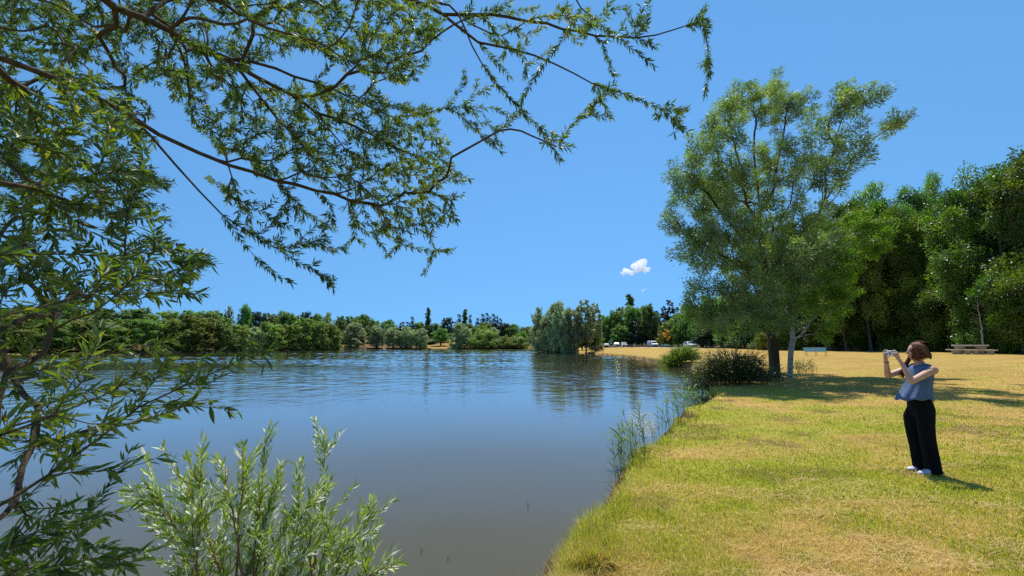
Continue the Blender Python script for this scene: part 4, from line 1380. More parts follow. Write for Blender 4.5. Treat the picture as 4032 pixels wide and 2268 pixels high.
    mt = MB(); sk.tubes(mt, rad, 7, 4, 0.008)
    obj('trunk', mt.mesh('trunk', True, base), M['bark_limb'], e)

    def vf(pos, r):
        n = fbm(pos[:, 0] * 2.2 + pos[:, 1], pos[:, 2] * 2.2, 77, 3)
        return np.clip((n - 0.5) * 1.4 + 0.42 + r.normal(0, 0.2, len(pos)), 0, 1)
    arr = twig_leaves(sk, None, LEAF8, 225, 0.057, 0.0124, 0.8, 41, droop=0.22, spread=0.75, vfun=vf, face_up=0.45, rand=1.0)
    pos = arr[0]
    px, py, f = project(pos)
    # leaves nearest the lens stay a little smaller and fewer so the view through is as open as in the photograph
    keep = (f > 0.95) & ~((py > 1150) & (rng.random(len(px)) < 0.55))
    arr = tuple(a[keep] for a in arr)
    um = unit_leaf_meshes(M['will_leaf'])
    split_leaves(e, base, arr, M['will_leaf'], LEAF8, 300, um)


foreground_willow()


# ------------------------------------------------------------------ silver willow shrub at the bottom
def willow_shrub():
    base = np.array([-1.75, 2.95, 0.05])
    e = empty('willow_shrub', tuple(base), 'sunlit young willow shrub with silvery leaves at the near water edge', 'shrub')
    r = np.random.default_rng(8)
    tips = [(639, 1765), (792, 1774), (873, 1812), (954, 1761), (1048, 1701), (1283, 1701), (1108, 1914), (1257, 1902), (1296, 1897), (1210, 2119), (1479, 1995), (1471, 2074), (1565, 2214), (560, 1900), (480, 1960), (720, 1880), (1000, 1960), (1150, 2010), (900, 1990), (1310, 2030), (1250, 2230), (620, 2080), (760, 2050), (1060, 2110), (850, 2150), (1380, 2160), (690, 2200), (980, 2220), (1130, 2200), (1220, 1990), (1170, 1830)]
    P_, LD, NM, LL, WW_, VV = [], [], [], [], [], []
    for i, (a, b) in enumerate(tips):
        dep = 2.75 + 0.6 * r.random()
        tip = P(a, b, dep)
        root = base + np.array([(r.random() - 0.5) * 0.5 + (tip[0] - base[0]) * 0.35, (r.random() - 0.5) * 0.4, -0.1])
        L = np.linalg.norm(tip - root)
        t = np.linspace(0, 1, 14)[:, None]
        mid = (root + tip) / 2 + np.array([-(tip[0] - root[0]) * 0.22, 0.05 * r.normal(), 0.14 * L])
        path = root * (1 - t) ** 2 + 2 * mid * t * (1 - t) + tip * t ** 2
        path += r.normal(size=path.shape) * 0.006
        sr = np.linspace(0.010, 0.002, 14)
        mb = MB(); tube(mb, path, sr, 6)
        subs = []
        for k in range(4 + int(5 * r.random())):
            s0 = 6 + int(6 * r.random())
            d = nrmz((path[min(s0 + 1, 13)] - path[s0 - 1])[None])[0]
            dd = nrmz((d * 0.9 + nrmz(r.normal(size=(1, 3)))[0] * 0.75 + [0, 0, 0.15])[None])[0]
            ll = 0.12 + 0.20 * r.random()
            sub = path[s0] + dd * np.linspace(0, ll, 6)[:, None] + np.array([0, 0, 1]) * (np.linspace(0, 1, 6) ** 2 * 0.03)[:, None]
            tube(mb, sub, np.linspace(0.003, 0.001, 6), 4)
            subs.append(sub)
        obj('stem', mb.mesh('stem', True, base), M['stem_red'], e)
        for pth, st, dens in [(path, 6, 60)] + [(q, 0, 80) for q in subs]:
            seg = pth[st + 1:] - pth[st:-1]
            ln = np.linalg.norm(seg, axis=1).sum()
            n = max(3, int(ln * dens * 1.05))
            u = (np.arange(n) + r.random(n)) / n * (len(seg) - 1e-3)
            k = u.astype(int)
            pos = pth[st + k] + seg[k] * (u - k)[:, None]
            dr = nrmz(seg[k])
            ph = np.arange(n) * 2.4 + r.random() * 6
            ref = nrmz(np.cross(dr, [0.3, 0.2, 1.0])); ref2 = np.cross(dr, ref)
            side = ref * np.cos(ph)[:, None] + ref2 * np.sin(ph)[:, None]
            ld = nrmz(dr * 1.0 + side * 0.62 + r.normal(size=(n, 3)) * 0.12)
            nm = nrmz(r.normal(size=(n, 3)) * 0.45 + np.array([0.1, -0.62, 0.75]) * np.where(r.random(n) < 0.52, -1, 1)[:, None] + side * 0.15)
            P_.append(pos); LD.append(ld); NM.append(nm)
            LL.append(0.085 * (0.6 + 0.6 * r.random(n))); WW_.append(0.019 * (0.7 + 0.5 * r.random(n)))
            VV.append(np.clip(r.normal(0.4 + 0.25 * r.random(), 0.2, n), 0, 1))
    arr = tuple(np.concatenate(q) for q in (P_, LD, NM, LL, WW_, VV))
    um = unit_leaf_meshes(M['shrub_leaf'], seed=9)
    split_leaves(e, base, arr, M['shrub_leaf'], LEAF8, 300, um)


willow_shrub()
# ------------------------------------------------------------------ grass, straw, reeds, bushes
def ground_at(x, y):
    """height and shore distance read off the ground sheet itself"""
    lr, a1, Z, D = GRID
    r = np.log(np.maximum(np.hypot(x, y), 0.36)); a = np.arctan2(x, y)
    i = np.clip(np.searchsorted(lr, r) - 1, 0, len(lr) - 2)
    u = np.clip((r - lr[i]) / (lr[i + 1] - lr[i]), 0, 1)
    t = np.clip((a - a1[0]) / (a1[1] - a1[0]), 0, len(a1) - 1.001)
    j = t.astype(int); w = t - j
    f = lambda G: (G[i, j] * (1 - w) + G[i, j + 1] * w) * (1 - u) + (G[i + 1, j] * (1 - w) + G[i + 1, j + 1] * w) * u
    return f(Z), f(D)


def hit_fast(px, py, it=5):
    d = ray(px, py)
    z = np.full(len(d), 0.5)
    for _ in range(it):
        p = d * ((z - CAMZ) / np.minimum(d[:, 2], -1e-3))[:, None]
        z, sd = ground_at(p[:, 0], p[:, 1])
    p[:, 2] = z
    return p, sd


def build_grass():
    r = np.random.default_rng(99)
    n = 400000
    px = 1900 + (4700 - 1900) * r.random(n)
    py = 1405 + (2620 - 1405) * r.random(n) ** 0.9
    k0 = ray(px, py)[:, 2] < -0.03
    px, py = px[k0], py[k0]
    p, d = hit_fast(px, py)
    k = (d > 0.03) & (p[:, 1] > 0.9) & (np.hypot(p[:, 0], p[:, 1]) < 45)
    hole = np.hypot((p[:, 0] - HOLE[0]) / 0.13, (p[:, 1] - HOLE[1]) / 0.075) < 1
    k &= ~hole
    p = p[k]; d = d[k]; n = len(p)
    dist = np.hypot(p[:, 0], p[:, 1])
    g = greenness(p[:, 0], p[:, 1], d)
    edge = np.exp(-d / 0.35)
    isg = r.random(n) < np.clip(0.04 + 0.76 * g + (fbm(p[:, 0] * 3, p[:, 1] * 3, 4, 3) - 0.5) * 0.9, 0.03, 0.97)
    v = np.where(isg, np.clip(r.normal(0.25, 0.12, n), 0, 0.5), np.clip(r.normal(0.74, 0.13, n), 0.5, 1))
    hgt = np.where(isg, 0.045, 0.04) * (0.5 + 0.9 * r.random(n)) * (1 + (1.2 + 3.2 * (fbm(p[:, 0] * 2.5, p[:, 1] * 2.5, 14, 2) > 0.52)) * edge)
    wid = np.maximum(0.0035, 0.00125 * dist) * (0.6 + 0.8 * r.random(n))
    lean = np.where(isg, 0.5, 1.3) * (0.4 + r.random(n))
    a = r.random(n) * 2 * math.pi
    dr = nrmz(np.stack([np.cos(a) * lean, np.sin(a) * lean, np.ones(n)], -1))
    b = a + math.pi / 2 + r.normal(0, 0.5, n)
    side = np.stack([np.cos(b), np.sin(b), np.zeros(n)], -1)
    base = p - [0, 0, 0.004]
    V = np.stack([base - side * wid[:, None] / 2, base + side * wid[:, None] / 2, base + dr * hgt[:, None]], 1)
    T = (np.arange(n) * 3)[:, None] + np.array([0, 1, 2])
    mb = MB(); mb.add(V.reshape(-1, 3), T, None, np.repeat(v, 3))
    # cut straw lying about
    n = 30000
    px = 1950 + 2500 * r.random(n); py = 1560 + 940 * r.random(n)
    p, d = hit_fast(px, py)
    sw = fbm(p[:, 0] * 0.9 + 0.5 * p[:, 1], p[:, 1] * 1.8, 44, 3)
    p = p[(d > 0.08) & (p[:, 1] > 0.9) & (r.random(len(p)) < 0.10 + 0.9 * smooth(0.53, 0.62, sw))]; n = len(p)
    a = r.normal(0.3, 0.9, n)
    dd = np.stack([np.cos(a), np.sin(a), r.normal(0, 0.12, n)], -1)
    ln = 0.05 + 0.16 * r.random(n) ** 2
    w = np.maximum(0.0025, 0.0007 * np.hypot(p[:, 0], p[:, 1]))
    sd = np.stack([-np.sin(a), np.cos(a), 0 * a], -1)
    q = p + [0, 0, 0.022]
    V = np.stack([q - dd * ln[:, None] / 2 - sd * w[:, None] / 2, q - dd * ln[:, None] / 2 + sd * w[:, None] / 2, q + dd * ln[:, None] / 2 + sd * w[:, None] / 2, q + dd * ln[:, None] / 2 - sd * w[:, None] / 2], 1)
    mb.add(V.reshape(-1, 3), None, np.arange(n * 4).reshape(-1, 4), np.repeat(np.clip(r.normal(0.85, 0.1, n), 0.6, 1), 4))
    o = obj('grass', mb.mesh('grass'), M['grass'], kind='stuff')
    tag(o, 'dry mown grass, green and straw coloured, covering the lakeside lawn', 'grass')


build_grass()


def blade(mb, root, dr, L, W, bend, r, v):
    """arching strap leaf of five segments"""
    dr = np.asarray(dr, float)
    t = np.linspace(0, 1, 6)
    hd = np.array([dr[0], dr[1], 0.0]); hn = np.linalg.norm(hd) + 1e-6; hd = hd / hn
    ctr = root + dr * (t * L)[:, None] + (hd * (t ** 2 * bend * L * 0.5)[:, None]) - np.array([0, 0, 1]) * (t ** 2.2 * bend * L * 0.55)[:, None]
    s = np.cross(dr, [0, 0, 1.0]); s = s / (np.linalg.norm(s) + 1e-6)
    tw = r.normal() * 0.7
    s = s * math.cos(tw) + np.array([0, 0, 1]) * math.sin(tw)
    w = W * np.array([0.5, 0.9, 1.0, 0.8, 0.45, 0.02]) / 2
    V = np.stack([ctr - s * w[:, None], ctr + s * w[:, None]], 1).reshape(-1, 3)
    Q = [[2 * i, 2 * i + 1, 2 * i + 3, 2 * i + 2] for i in range(5)]
    mb.add(V, None, Q, v)


def reed_meshes(seed):
    r = np.random.default_rng(seed)
    stem = MB()
    pth = np.array([[0, 0, -0.15], [0.01, 0.0, 0.3], [0.03, 0.01, 0.65], [0.08, 0.02, 1.0]])
    tube(stem, pth, [0.0045, 0.004, 0.003, 0.0015], 5, v=0.35)
    lv = []
    for k in range(6):
        mb = MB()
        z = 0.28 + 0.13 * k
        a = k * 2.6 + r.random()
        x = np.interp(z, [0.3, 0.65, 1.0], [0.01, 0.03, 0.08])
        dr = nrmz(np.array([[math.cos(a) * 0.5 - 0.15, math.sin(a) * 0.5, 1.0]]))[0]
        blade(mb, np.array([x, 0.01, z]), dr, 0.34 + 0.14 * r.random(), 0.031, 0.5 + 0.6 * r.random(), r, 0.3 + 0.6 * r.random())
        lv.append(mb.mesh('leaf', True))
    sm = stem.mesh('stem', True)
    for m_ in [sm] + lv:
        m_.materials.append(M['reed_leaf'])
    return sm, lv


RM = [reed_meshes(70 + i) for i in range(4)]
# px, py of the foot, stalk height in px
reeds = []
rr_ = np.random.default_rng(12)
for (cx, cy, n, hp, sx) in [(2440, 1842, 13, 175, 34), (2478, 1800, 9, 150, 26), (2520, 1768, 7, 190, 20), (2560, 1738, 7, 110, 24), (2600, 1715, 6, 150, 22), (2660, 1668, 12, 150, 34), (2700, 1640, 9, 170, 24), (2735, 1618, 6, 90, 20), (2625, 1700, 3, 160, 8), (2770, 1580, 8, 75, 22), (2420, 1860, 5, 90, 20)]:
    for i in range(n):
        reeds.append((cx + 12 + rr_.normal() * sx * 0.42, cy + rr_.normal() * 10, hp * (0.65 + 0.5 * rr_.random())))
reeds.sort()
for i, (a, b, hp) in enumerate(reeds):
    p = hit(np.array([a]), np.array([b]))[0]
    dd = sdist(p[0], p[1])[0]
    if dd < 0.05:
        p = PZ(a, b, 0.02)
    zb = max(float(p[2]), -0.02)
    hgt = 0.82 * hp / FPX * p[1]
    sm, lv = RM[i % 4]
    e = empty('reed', (p[0], p[1], zb), f"slender green reed stalk on the near bank, {ordw(i)} from left", 'reed', 'reeds along the near bank', rz=rr_.random() * 6.28)
    s = hgt / 1.05
    e.scale = (s * 1.1, s * 1.1, s)
    e.rotation_euler = (rr_.normal() * 0.10, -0.12 + rr_.normal() * 0.12, rr_.normal() * 0.5)
    obj('stem', sm, None, e)
    for q in lv[:(4 if hp < 110 else 6)]:
        obj('leaf', q, None, e)


def strap_bush(name, label, foot, width, depth, high, n, mat, v0, v1, seed, lw=0.03, lean=0.45, cat='bush', stems=24, ll=0.42):
    """thicket of arching strap leaves and stalks on the bank"""
    r = np.random.default_rng(seed)
    base = np.asarray(foot, float)
    e = empty(name, tuple(base), label, cat)
    mb = MB()
    gx = np.linspace(-width / 2, width / 2, 9)
    gzs = height(base[0] + gx, np.full(9, base[1])) - base[2]
    for i in range(n):
        q = r.normal(size=2) * 0.42
        q = np.clip(q, -1, 1)
        x, y = q[0] * width / 2, q[1] * depth / 2
        hmax = high * math.sqrt(max(0.12, 1 - 0.75 * q[0] ** 2)) * (0.6 + 0.45 * r.random())
        z0 = hmax * (0.05 + 0.8 * r.random())
        a = math.atan2(y, x) + r.normal() * 1.1
        dr = nrmz(np.array([[math.cos(a) * lean, math.sin(a) * lean, 0.9]]))[0]
        out = np.array([math.cos(a), math.sin(a), 0]) * lean * z0 * 0.35
        gz = float(np.interp(x, gx, gzs))
        blade(mb, np.array([x, y, max(gz, -0.35) + z0 * 0.8]) + out, dr, hmax * ll + 0.1, lw * (0.7 + 0.6 * r.random()), 0.4 + 0.9 * r.random(), r, v0 + (v1 - v0) * r.random())
    obj('leaves', mb.mesh('leaves'), mat, e, kind='stuff')
    mt = MB()
    for i in range(stems):
        q = np.clip(r.normal(size=2) * 0.42, -1, 1)
        x, y = q[0] * width / 2, q[1] * depth / 2
        hh = high * (0.75 + 0.3 * r.random()) * math.sqrt(max(0.2, 1 - 0.7 * q[0] ** 2))
        gz = max(float(np.interp(x, gx, gzs)), -0.4)
        tip = np.array([x * 1.25 + r.normal() * 0.08, y * 1.2 + r.normal() * 0.08, gz + hh])
        ft = np.array([x, y, gz - 0.1])
        tube(mt, [ft, (ft + tip) / 2 + [0, 0, hh * 0.05], tip], [0.008, 0.006, 0.002], 4, v=0.3)
    obj('stems', mt.mesh('stems', True), mat, e, kind='stuff')
    return e


f0 = hit(np.array([2872.0]), np.array([1512.0]))[0]
strap_bush('willowherb_thicket', 'dark bushy thicket at the foot of the lakeside willow trunk', f0, 3.5, 2.0, 1.95, 6500, M['bush_leaf'], 0.0, 1.0, 81, 0.028, 0.55, 'bush', 110, 0.08)
f1 = hit(np.array([3010.0]), np.array([1500.0]))[0]
strap_bush('nettle_clump', 'small dark weeds growing round the willow trunk base', f1, 1.5, 1.0, 0.75, 420, M['bush_leaf'], 0.1, 1.0, 82, 0.03, 0.4, 'weeds', 30)
f2 = PZ(2690, 1438, 0.15)
strap_bush('reed_bush', 'rounded pale green reed bush at the far bank left of the willow', (f2[0], f2[1] + 0.6, 0.15), 3.6, 2.2, 2.1, 3600, M['reed_leaf'], 0.1, 1.0, 83, 0.05, 0.5, 'bush', 50, 0.2)
f3 = hit(np.array([3165.0]), np.array([1470.0]))[0]
strap_bush('tall_weeds', 'thin tall weeds standing right of the birch trunk', f3, 1.2, 0.8, 0.9, 140, M['bush_leaf'], 0.3, 1.0, 84, 0.022, 0.3, 'weeds', 26)
for i, (a, b, w, h, n, lab) in enumerate([(2190, 2135, 0.5, 0.26, 90, 'tuft of long green grass spilling over the near bank'), (2030, 2262, 0.55, 0.28, 90, 'nearest tuft of long grass at the bottom of the bank'), (2330, 1975, 0.35, 0.2, 50, 'small grass tuft on the bank below the reeds'), (2480, 1850, 0.5, 0.3, 90, 'bright green tuft of grass at the foot of the leftmost reeds')]):
    f = hit(np.array([float(a)]), np.array([float(b)]))[0]
    strap_bush('grass_tuft', lab, f, w, 0.4, h, n, M['reed_leaf'], 0.0, 0.6, 90 + i, 0.010, 0.7, 'grass', 6)
# dry sticks hanging over the water by the bank
dry = plain('dry_stick', (0.55, 0.45, 0.30), (0.35, 0.27, 0.16), 20)
for i, ((a, b), (c, d), lab) in enumerate([((2418, 1905), (2350, 1822), 'long dry straw stalk leaning over the water'), ((2405, 1902), (2352, 1862), 'short dry straw stalk leaning over the water'), ((2245, 2060), (2190, 2000), 'pale dry seed stalk on the near bank edge')]):
    p = hit(np.array([float(a)]), np.array([float(b)]))[0]
    q = P(c, d, p[1] + 0.05)
    mb = MB(); tube(mb, [p - p, (q - p) * 0.5 + [0, 0, 0.01], q - p], [0.004, 0.003, 0.0015], 5)
    tag(obj('straw_stalk', mb.mesh('straw_stalk', True), dry, loc=tuple(p)), lab, 'stalk')
# ------------------------------------------------------------------ the woman with the phone
def capsule(mb, a, b, ra, rb, sides=10):
    a = np.asarray(a, float); b = np.asarray(b, float)
    d = b - a; L = np.linalg.norm(d) + 1e-9; d = d / L
    pts, rad = [], []
    for o in (-0.97, -0.75, -0.4, 0):
        pts.append(a + d * ra * o); rad.append(ra * math.sqrt(1 - o * o))
    pts.append((a + b) / 2); rad.append((ra + rb) / 2)
    for o in (0, 0.4, 0.75, 0.97):
        pts.append(b + d * rb * o); rad.append(rb * math.sqrt(1 - o * o))
    tube(mb, pts, rad, sides)


def ellipsoid(mb, c, r, seg=16, rings=10, rot=None):
    th = np.linspace(0.02, math.pi - 0.02, rings)
    prof = np.stack([np.sin(th), -np.cos(th)], -1)
    ang = np.arange(seg) / seg * 2 * math.pi
    V = np.stack([prof[:, 0][:, None] * np.cos(ang), prof[:, 0][:, None] * np.sin(ang), np.repeat(prof[:, 1][:, None], seg, 1)], -1) * np.asarray(r)
    V = V.reshape(-1, 3)
    V = np.vstack([V, [[0, 0, -r[2]], [0, 0, r[2]]]])
    if rot is not None:
        V = V @ np.asarray(rot).T
    i = np.arange(rings - 1)[:, None]; j = np.arange(seg)[None]
    a = i * seg + j; b = i * seg + (j + 1) % seg
    Q = np.stack([a, b, b + seg, a + seg], -1).reshape(-1, 4)
    T = []
    for k in range(seg):
        T.append((rings * seg, (k + 1) % seg, k))
        T.append((rings * seg + 1, (rings - 1) * seg + k, (rings - 1) * seg + (k + 1) % seg))
    mb.add(V + np.asarray(c), T, Q)


def loft(mb, secs, seg=28, cap=True, mod=None, v=0.0):
    """secs: (u, fc, rf, rl, lc)"""
    V = []
    ang = np.arange(seg) / seg * 2 * math.pi
    for k, (u, fc, rf, rl, lc) in enumerate(secs):
        t = k / (len(secs) - 1)
        f = fc + rf * np.cos(ang); l = lc + rl * np.sin(ang); uu = np.full(seg, u)
        if mod is not None:
            f, l, uu = mod(t, ang, f, l, uu)
        V.append(np.stack([f, l, uu], -1))
    n = len(secs)
    Vf = np.concatenate(V)
    i = np.arange(n - 1)[:, None]; j = np.arange(seg)[None]
    a = i * seg + j; b = i * seg + (j + 1) % seg
    Q = np.stack([a, b, b + seg, a + seg], -1).reshape(-1, 4)
    if secs[0][0] > secs[-1][0]:
        Q = Q[:, ::-1]
    T = []
    if cap:
        c0 = len(Vf); Vf = np.vstack([Vf, V[0].mean(0), V[-1].mean(0)])
        for k in range(seg):
            t1 = (c0, (k + 1) % seg, k); t2 = (c0 + 1, (n - 1) * seg + k, (n - 1) * seg + (k + 1) % seg)
            if secs[0][0] > secs[-1][0]:
                t1 = t1[::-1]; t2 = t2[::-1]
            T += [t1, t2]
    mb.add(Vf, T, Q, v)


def bake_modifiers(o):
    dg = bpy.context.evaluated_depsgraph_get()
    dg.update()
    me = bpy.data.meshes.new_from_object(o.evaluated_get(dg))
    o.modifiers.clear()
    old = o.data
    o.data = me
    bpy.data.meshes.remove(old)
    for p_ in me.polygons:
        p_.use_smooth = True


def skin_mat():
    m, nt, out = newmat('skin')
    tc = N(nt, 'ShaderNodeTexCoord')
    col = ramp(nt, [(0.3, (0.50, 0.27, 0.19)), (0.7, (0.62, 0.36, 0.26))])
    nt.links.new(noise(nt, 14, 3, 0.5, tc.outputs['Object']), col.inputs[0])
    c = col.outputs[0]
    ca, sa = math.cos(R(-14)), math.sin(R(-14))

    def hp(f, l, u):
        return (-0.075 + (f * ca - l * sa), f * sa + l * ca, 1.535 + u)
    # eyes, brows, lips
    for (pt, rad, cc) in [(hp(0.083, 0.032, 0.008), 0.010, (0.03, 0.02, 0.015)), (hp(0.083, -0.032, 0.008), 0.010, (0.03, 0.02, 0.015)),
                          (hp(0.086, 0.035, 0.030), 0.011, (0.10, 0.05, 0.03)), (hp(0.086, -0.035, 0.030), 0.011, (0.10, 0.05, 0.03)),
                          (hp(0.098, 0.010, -0.052), 0.013, (0.42, 0.12, 0.10)), (hp(0.098, -0.010, -0.052), 0.013, (0.42, 0.12, 0.10))]:
        vm = N(nt, 'ShaderNodeVectorMath', operation='DISTANCE')
        nt.links.new(tc.outputs['Object'], vm.inputs[0])
        vm.inputs[1].default_value = pt
        fac = math_(nt, 'LESS_THAN', vm.outputs['Value'], rad)
        c = mixrgb(nt, fac, c, cc)
    p = principled(nt, out, c, 0.5, 0.35)
    p.inputs['Subsurface Weight'].default_value = 0.12
    p.inputs['Subsurface Radius'].default_value = (0.01, 0.004, 0.002)
    return m


def cloth_mat(name, a, b, rough=0.85, scale=60):
    m, nt, out = newmat(name)
    v = objcoord(nt)
    f = noise(nt, scale, 3, 0.6, v)
    g_ = noise(nt, 9, 4, 0.6, v)
    rp = ramp(nt, [(0.35, b), (0.65, a)])
    nt.links.new(math_(nt, 'ADD', math_(nt, 'MULTIPLY', f, 0.5), math_(nt, 'MULTIPLY', g_, 0.5)), rp.inputs[0])
    principled(nt, out, rp.outputs[0], rough, 0.2, bump=g_, bstr=0.5, bdist=0.012)
    return m


def woman():
    S = hit(np.array([3650.0]), np.array([1862.0]))[0]
    e = empty('person', tuple(S), 'woman in blue sleeveless top and black trousers photographing the lake', 'person', rz=math.atan2(0.16, -0.98))
    mb = MB()
    loft(mb, [(0.84, -0.02, 0.085, 0.115, 0), (0.93, -0.02, 0.085, 0.115, 0), (1.04, -0.035, 0.082, 0.115, 0), (1.15, -0.055, 0.102, 0.138, 0), (1.25, -0.075, 0.105, 0.150, 0), (1.32, -0.088, 0.085, 0.150, 0), (1.37, -0.092, 0.055, 0.085, 0), (1.40, -0.088, 0.045, 0.05, 0)])
    capsule(mb, (-0.092, 0, 1.35), (-0.078, 0, 1.46), 0.050, 0.046)
    ca, sa = math.cos(R(-14)), math.sin(R(-14))
    HR = np.array([[ca, -sa, 0], [sa, ca, 0], [0, 0, 1]])
    hc = np.array([-0.075, 0, 1.535])
    hp = lambda f, l, u: hc + HR @ np.array([f, l, u])
    ellipsoid(mb, hp(-0.008, 0, 0.015), (0.096, 0.076, 0.098), rot=HR)
    ellipsoid(mb, hp(0.030, 0, -0.040), (0.058, 0.056, 0.068), rot=HR)
    ellipsoid(mb, hp(0.052, 0, -0.088), (0.028, 0.026, 0.022), rot=HR)
    capsule(mb, hp(0.084, 0, 0.012), hp(0.104, 0, -0.022), 0.010, 0.013, 8)
    capsule(mb, hp(0.088, 0.012, -0.052), hp(0.088, -0.012, -0.052), 0.009, 0.009, 8)
    for s in (-1, 1):
        ellipsoid(mb, hp(-0.006, s * 0.077, -0.008), (0.020, 0.010, 0.030), 10, 6, HR)
        ellipsoid(mb, hp(0.062, s * 0.036, -0.022), (0.024, 0.024, 0.024), 10, 6, HR)
        capsule(mb, (-0.015, s * 0.066, 0.84), (0.0, s * 0.074, 0.48), 0.056, 0.048)
        capsule(mb, (0.0, s * 0.078, 0.48), (-0.02, s * 0.078, 0.09), 0.052, 0.034)
        capsule(mb, (-0.03, s * 0.080, 0.05), (0.09, s * 0.088, 0.035), 0.034, 0.026)
    arms = {1: [(-0.105, 0.168, 1.305), (0.185, 0.215, 1.165), (0.215, 0.135, 1.395)], -1: [(-0.075, -0.168, 1.305), (0.165, -0.205, 1.205), (0.236, -0.092, 1.405)]}
    for s, (sh, el, wr) in arms.items():
        ellipsoid(mb, sh, (0.055, 0.050, 0.055), 14, 8)
        capsule(mb, sh, el, 0.046, 0.037)
        mid = np.array(el) * 0.6 + np.array(wr) * 0.4
        capsule(mb, el, mid, 0.037, 0.034)
        capsule(mb, mid, wr, 0.034, 0.022)
    # hands round the phone: right hand at the far end, left hand at the near end
    Lf = lambda pts, r0=0.0085: [capsule(mb, pts[i], pts[i + 1], r0 * (1 - 0.08 * i), r0 * (1 - 0.08 * (i + 1)), 8) for i in range(len(pts) - 1)]
    for s, wr, pc, ed in ((-1, arms[-1][2], -0.088, -0.055), (1, arms[1][2], 0.128, 0.095)):
        o = -s     # fingers run inwards over the back of the phone
        capsule(mb, wr, (0.246, pc, 1.455), 0.022, 0.021)
        capsule(mb, (0.240, pc, 1.450), (0.250, pc + 0.004 * s, 1.520), 0.020, 0.015)
        capsule(mb, (0.234, pc + 0.002 * o, 1.450), (0.240, pc, 1.500), 0.017, 0.013)
        for k, ln in enumerate((0.85, 1.0, 1.08)):
            z = 1.474 + 0.0185 * k
            Lf([(0.254, pc + 0.004 * s, z), (0.268, pc + 0.018 * o, z + 0.004), (0.2645, pc + 0.045 * o * ln, z + 0.006), (0.262, pc + 0.062 * o * ln, z + 0.004)])
        Lf([(0.251, pc, 1.524), (0.254, pc + 0.012 * o, 1.550), (0.250, pc + 0.040 * o, 1.556), (0.247, pc + 0.056 * o, 1.551)])
        Lf([(0.234, pc + 0.006 * o, 1.447), (0.226, pc + 0.028 * o, 1.457), (0.229, pc + 0.048 * o, 1.463), (0.234, pc + 0.062 * o, 1.468)], 0.0095)
    body = obj('body', mb.mesh('body', True), skin_mat(), e)
    md = body.modifiers.new('fuse', 'REMESH'); md.mode = 'VOXEL'; md.voxel_size = 0.0048; md.adaptivity = 0.0
    ms = body.modifiers.new('relax', 'SMOOTH'); ms.factor = 0.5; ms.iterations = 3
    bake_modifiers(body)

    # trousers
    mt = MB()
    loft(mt, [(1.005, -0.02, 0.098, 0.128, 0), (0.95, -0.022, 0.104, 0.136, 0), (0.88, -0.028, 0.114, 0.142, 0), (0.81, -0.034, 0.122, 0.147, 0), (0.75, -0.028, 0.114, 0.145, 0), (0.68, -0.02, 0.09, 0.12, 0)], 32)

    def fold(ph):
        def f_(t, ang, f, l, uu):
            k = 1 + 0.05 * t * np.cos(5 * ang + ph) + 0.03 * np.sin(3 * ang + 9 * t + ph)
            fc, lc = f.mean(), l.mean()
            return fc + (f - fc) * k, lc + (l - lc) * k, uu - 0.01 * t * np.cos(ang)
        return f_
    for s in (-1, 1):
        c = 0.076 * s
        d = 0.0 if s > 0 else 0.03
        loft(mt, [(0.84, -0.030, 0.080, 0.050, c), (0.78, -0.026, 0.108, 0.068, c), (0.70, -0.014 + d, 0.104, 0.072, c), (0.58, -0.004 + d, 0.093, 0.071, c), (0.44, -0.002 + d, 0.085, 0.070, c), (0.32, -0.010 + d, 0.082, 0.071, c), (0.18, -0.020 + d, 0.083, 0.073, c), (0.08, -0.026 + d, 0.085, 0.075, c), (0.026, -0.028 + d, 0.087, 0.077, c)], 28, mod=fold(1.3 + s))
    obj('trousers', mt.mesh('trousers', True), cloth_mat('black_cloth', (0.006, 0.006, 0.008), (0.003, 0.003, 0.004), 0.9), e)

    # sleeveless top, blown forward at the hem
    mtop = MB()

    def blow(t, ang, f, l, uu):
        w = np.clip(np.cos(ang - 0.25), 0, 1) ** 1.4
        tt = np.clip((t - 0.35) / 0.65, 0, 1)
        k = 1 + 0.045 * tt * np.cos(11 * ang + 1.0) + 0.03 * tt * np.cos(7 * ang + 5 * t)
        fc, lc = f.mean(), l.mean()
        f2 = fc + (f - fc) * k + 0.075 * tt ** 1.6 * w
        l2 = lc + (l - lc) * k
        u2 = uu - 0.012 * np.cos(9 * ang) * tt - 0.025 * tt * w + 0.02 * tt * np.clip(-np.cos(ang), 0, 1) * -1
        # neckline dips a little at the front, straps rise to the shoulders
        if t < 0.12:
            u2 = u2 + 0.018 * np.abs(np.sin(ang)) - 0.014 * np.clip(np.cos(ang), 0, 1)
        return f2, l2, u2
    loft(mtop, [(1.362, -0.088, 0.066, 0.108, 0), (1.345, -0.088, 0.088, 0.140, 0), (1.31, -0.086, 0.108, 0.158, 0), (1.25, -0.076, 0.117, 0.155, 0), (1.19, -0.062, 0.119, 0.150, 0), (1.13, -0.046, 0.121, 0.148, 0), (1.07, -0.026, 0.127, 0.152, 0), (1.01, -0.006, 0.140, 0.160, 0), (0.965, 0.004, 0.152, 0.167, 0), (0.935, 0.008, 0.160, 0.172, 0)], 72, cap=False, mod=blow)
    top = obj('top', mtop.mesh('top', True), cloth_mat('blue_cloth', (0.115, 0.175, 0.29), (0.07, 0.11, 0.20), 0.85, 90), e)
    so_ = top.modifiers.new('thick', 'SOLIDIFY'); so_.thickness = 0.004; so_.offset = 0.0
    bake_modifiers(top)

    # shoes
    sm = plain('shoe_canvas', (0.62, 0.58, 0.70), (0.50, 0.47, 0.58), 30)
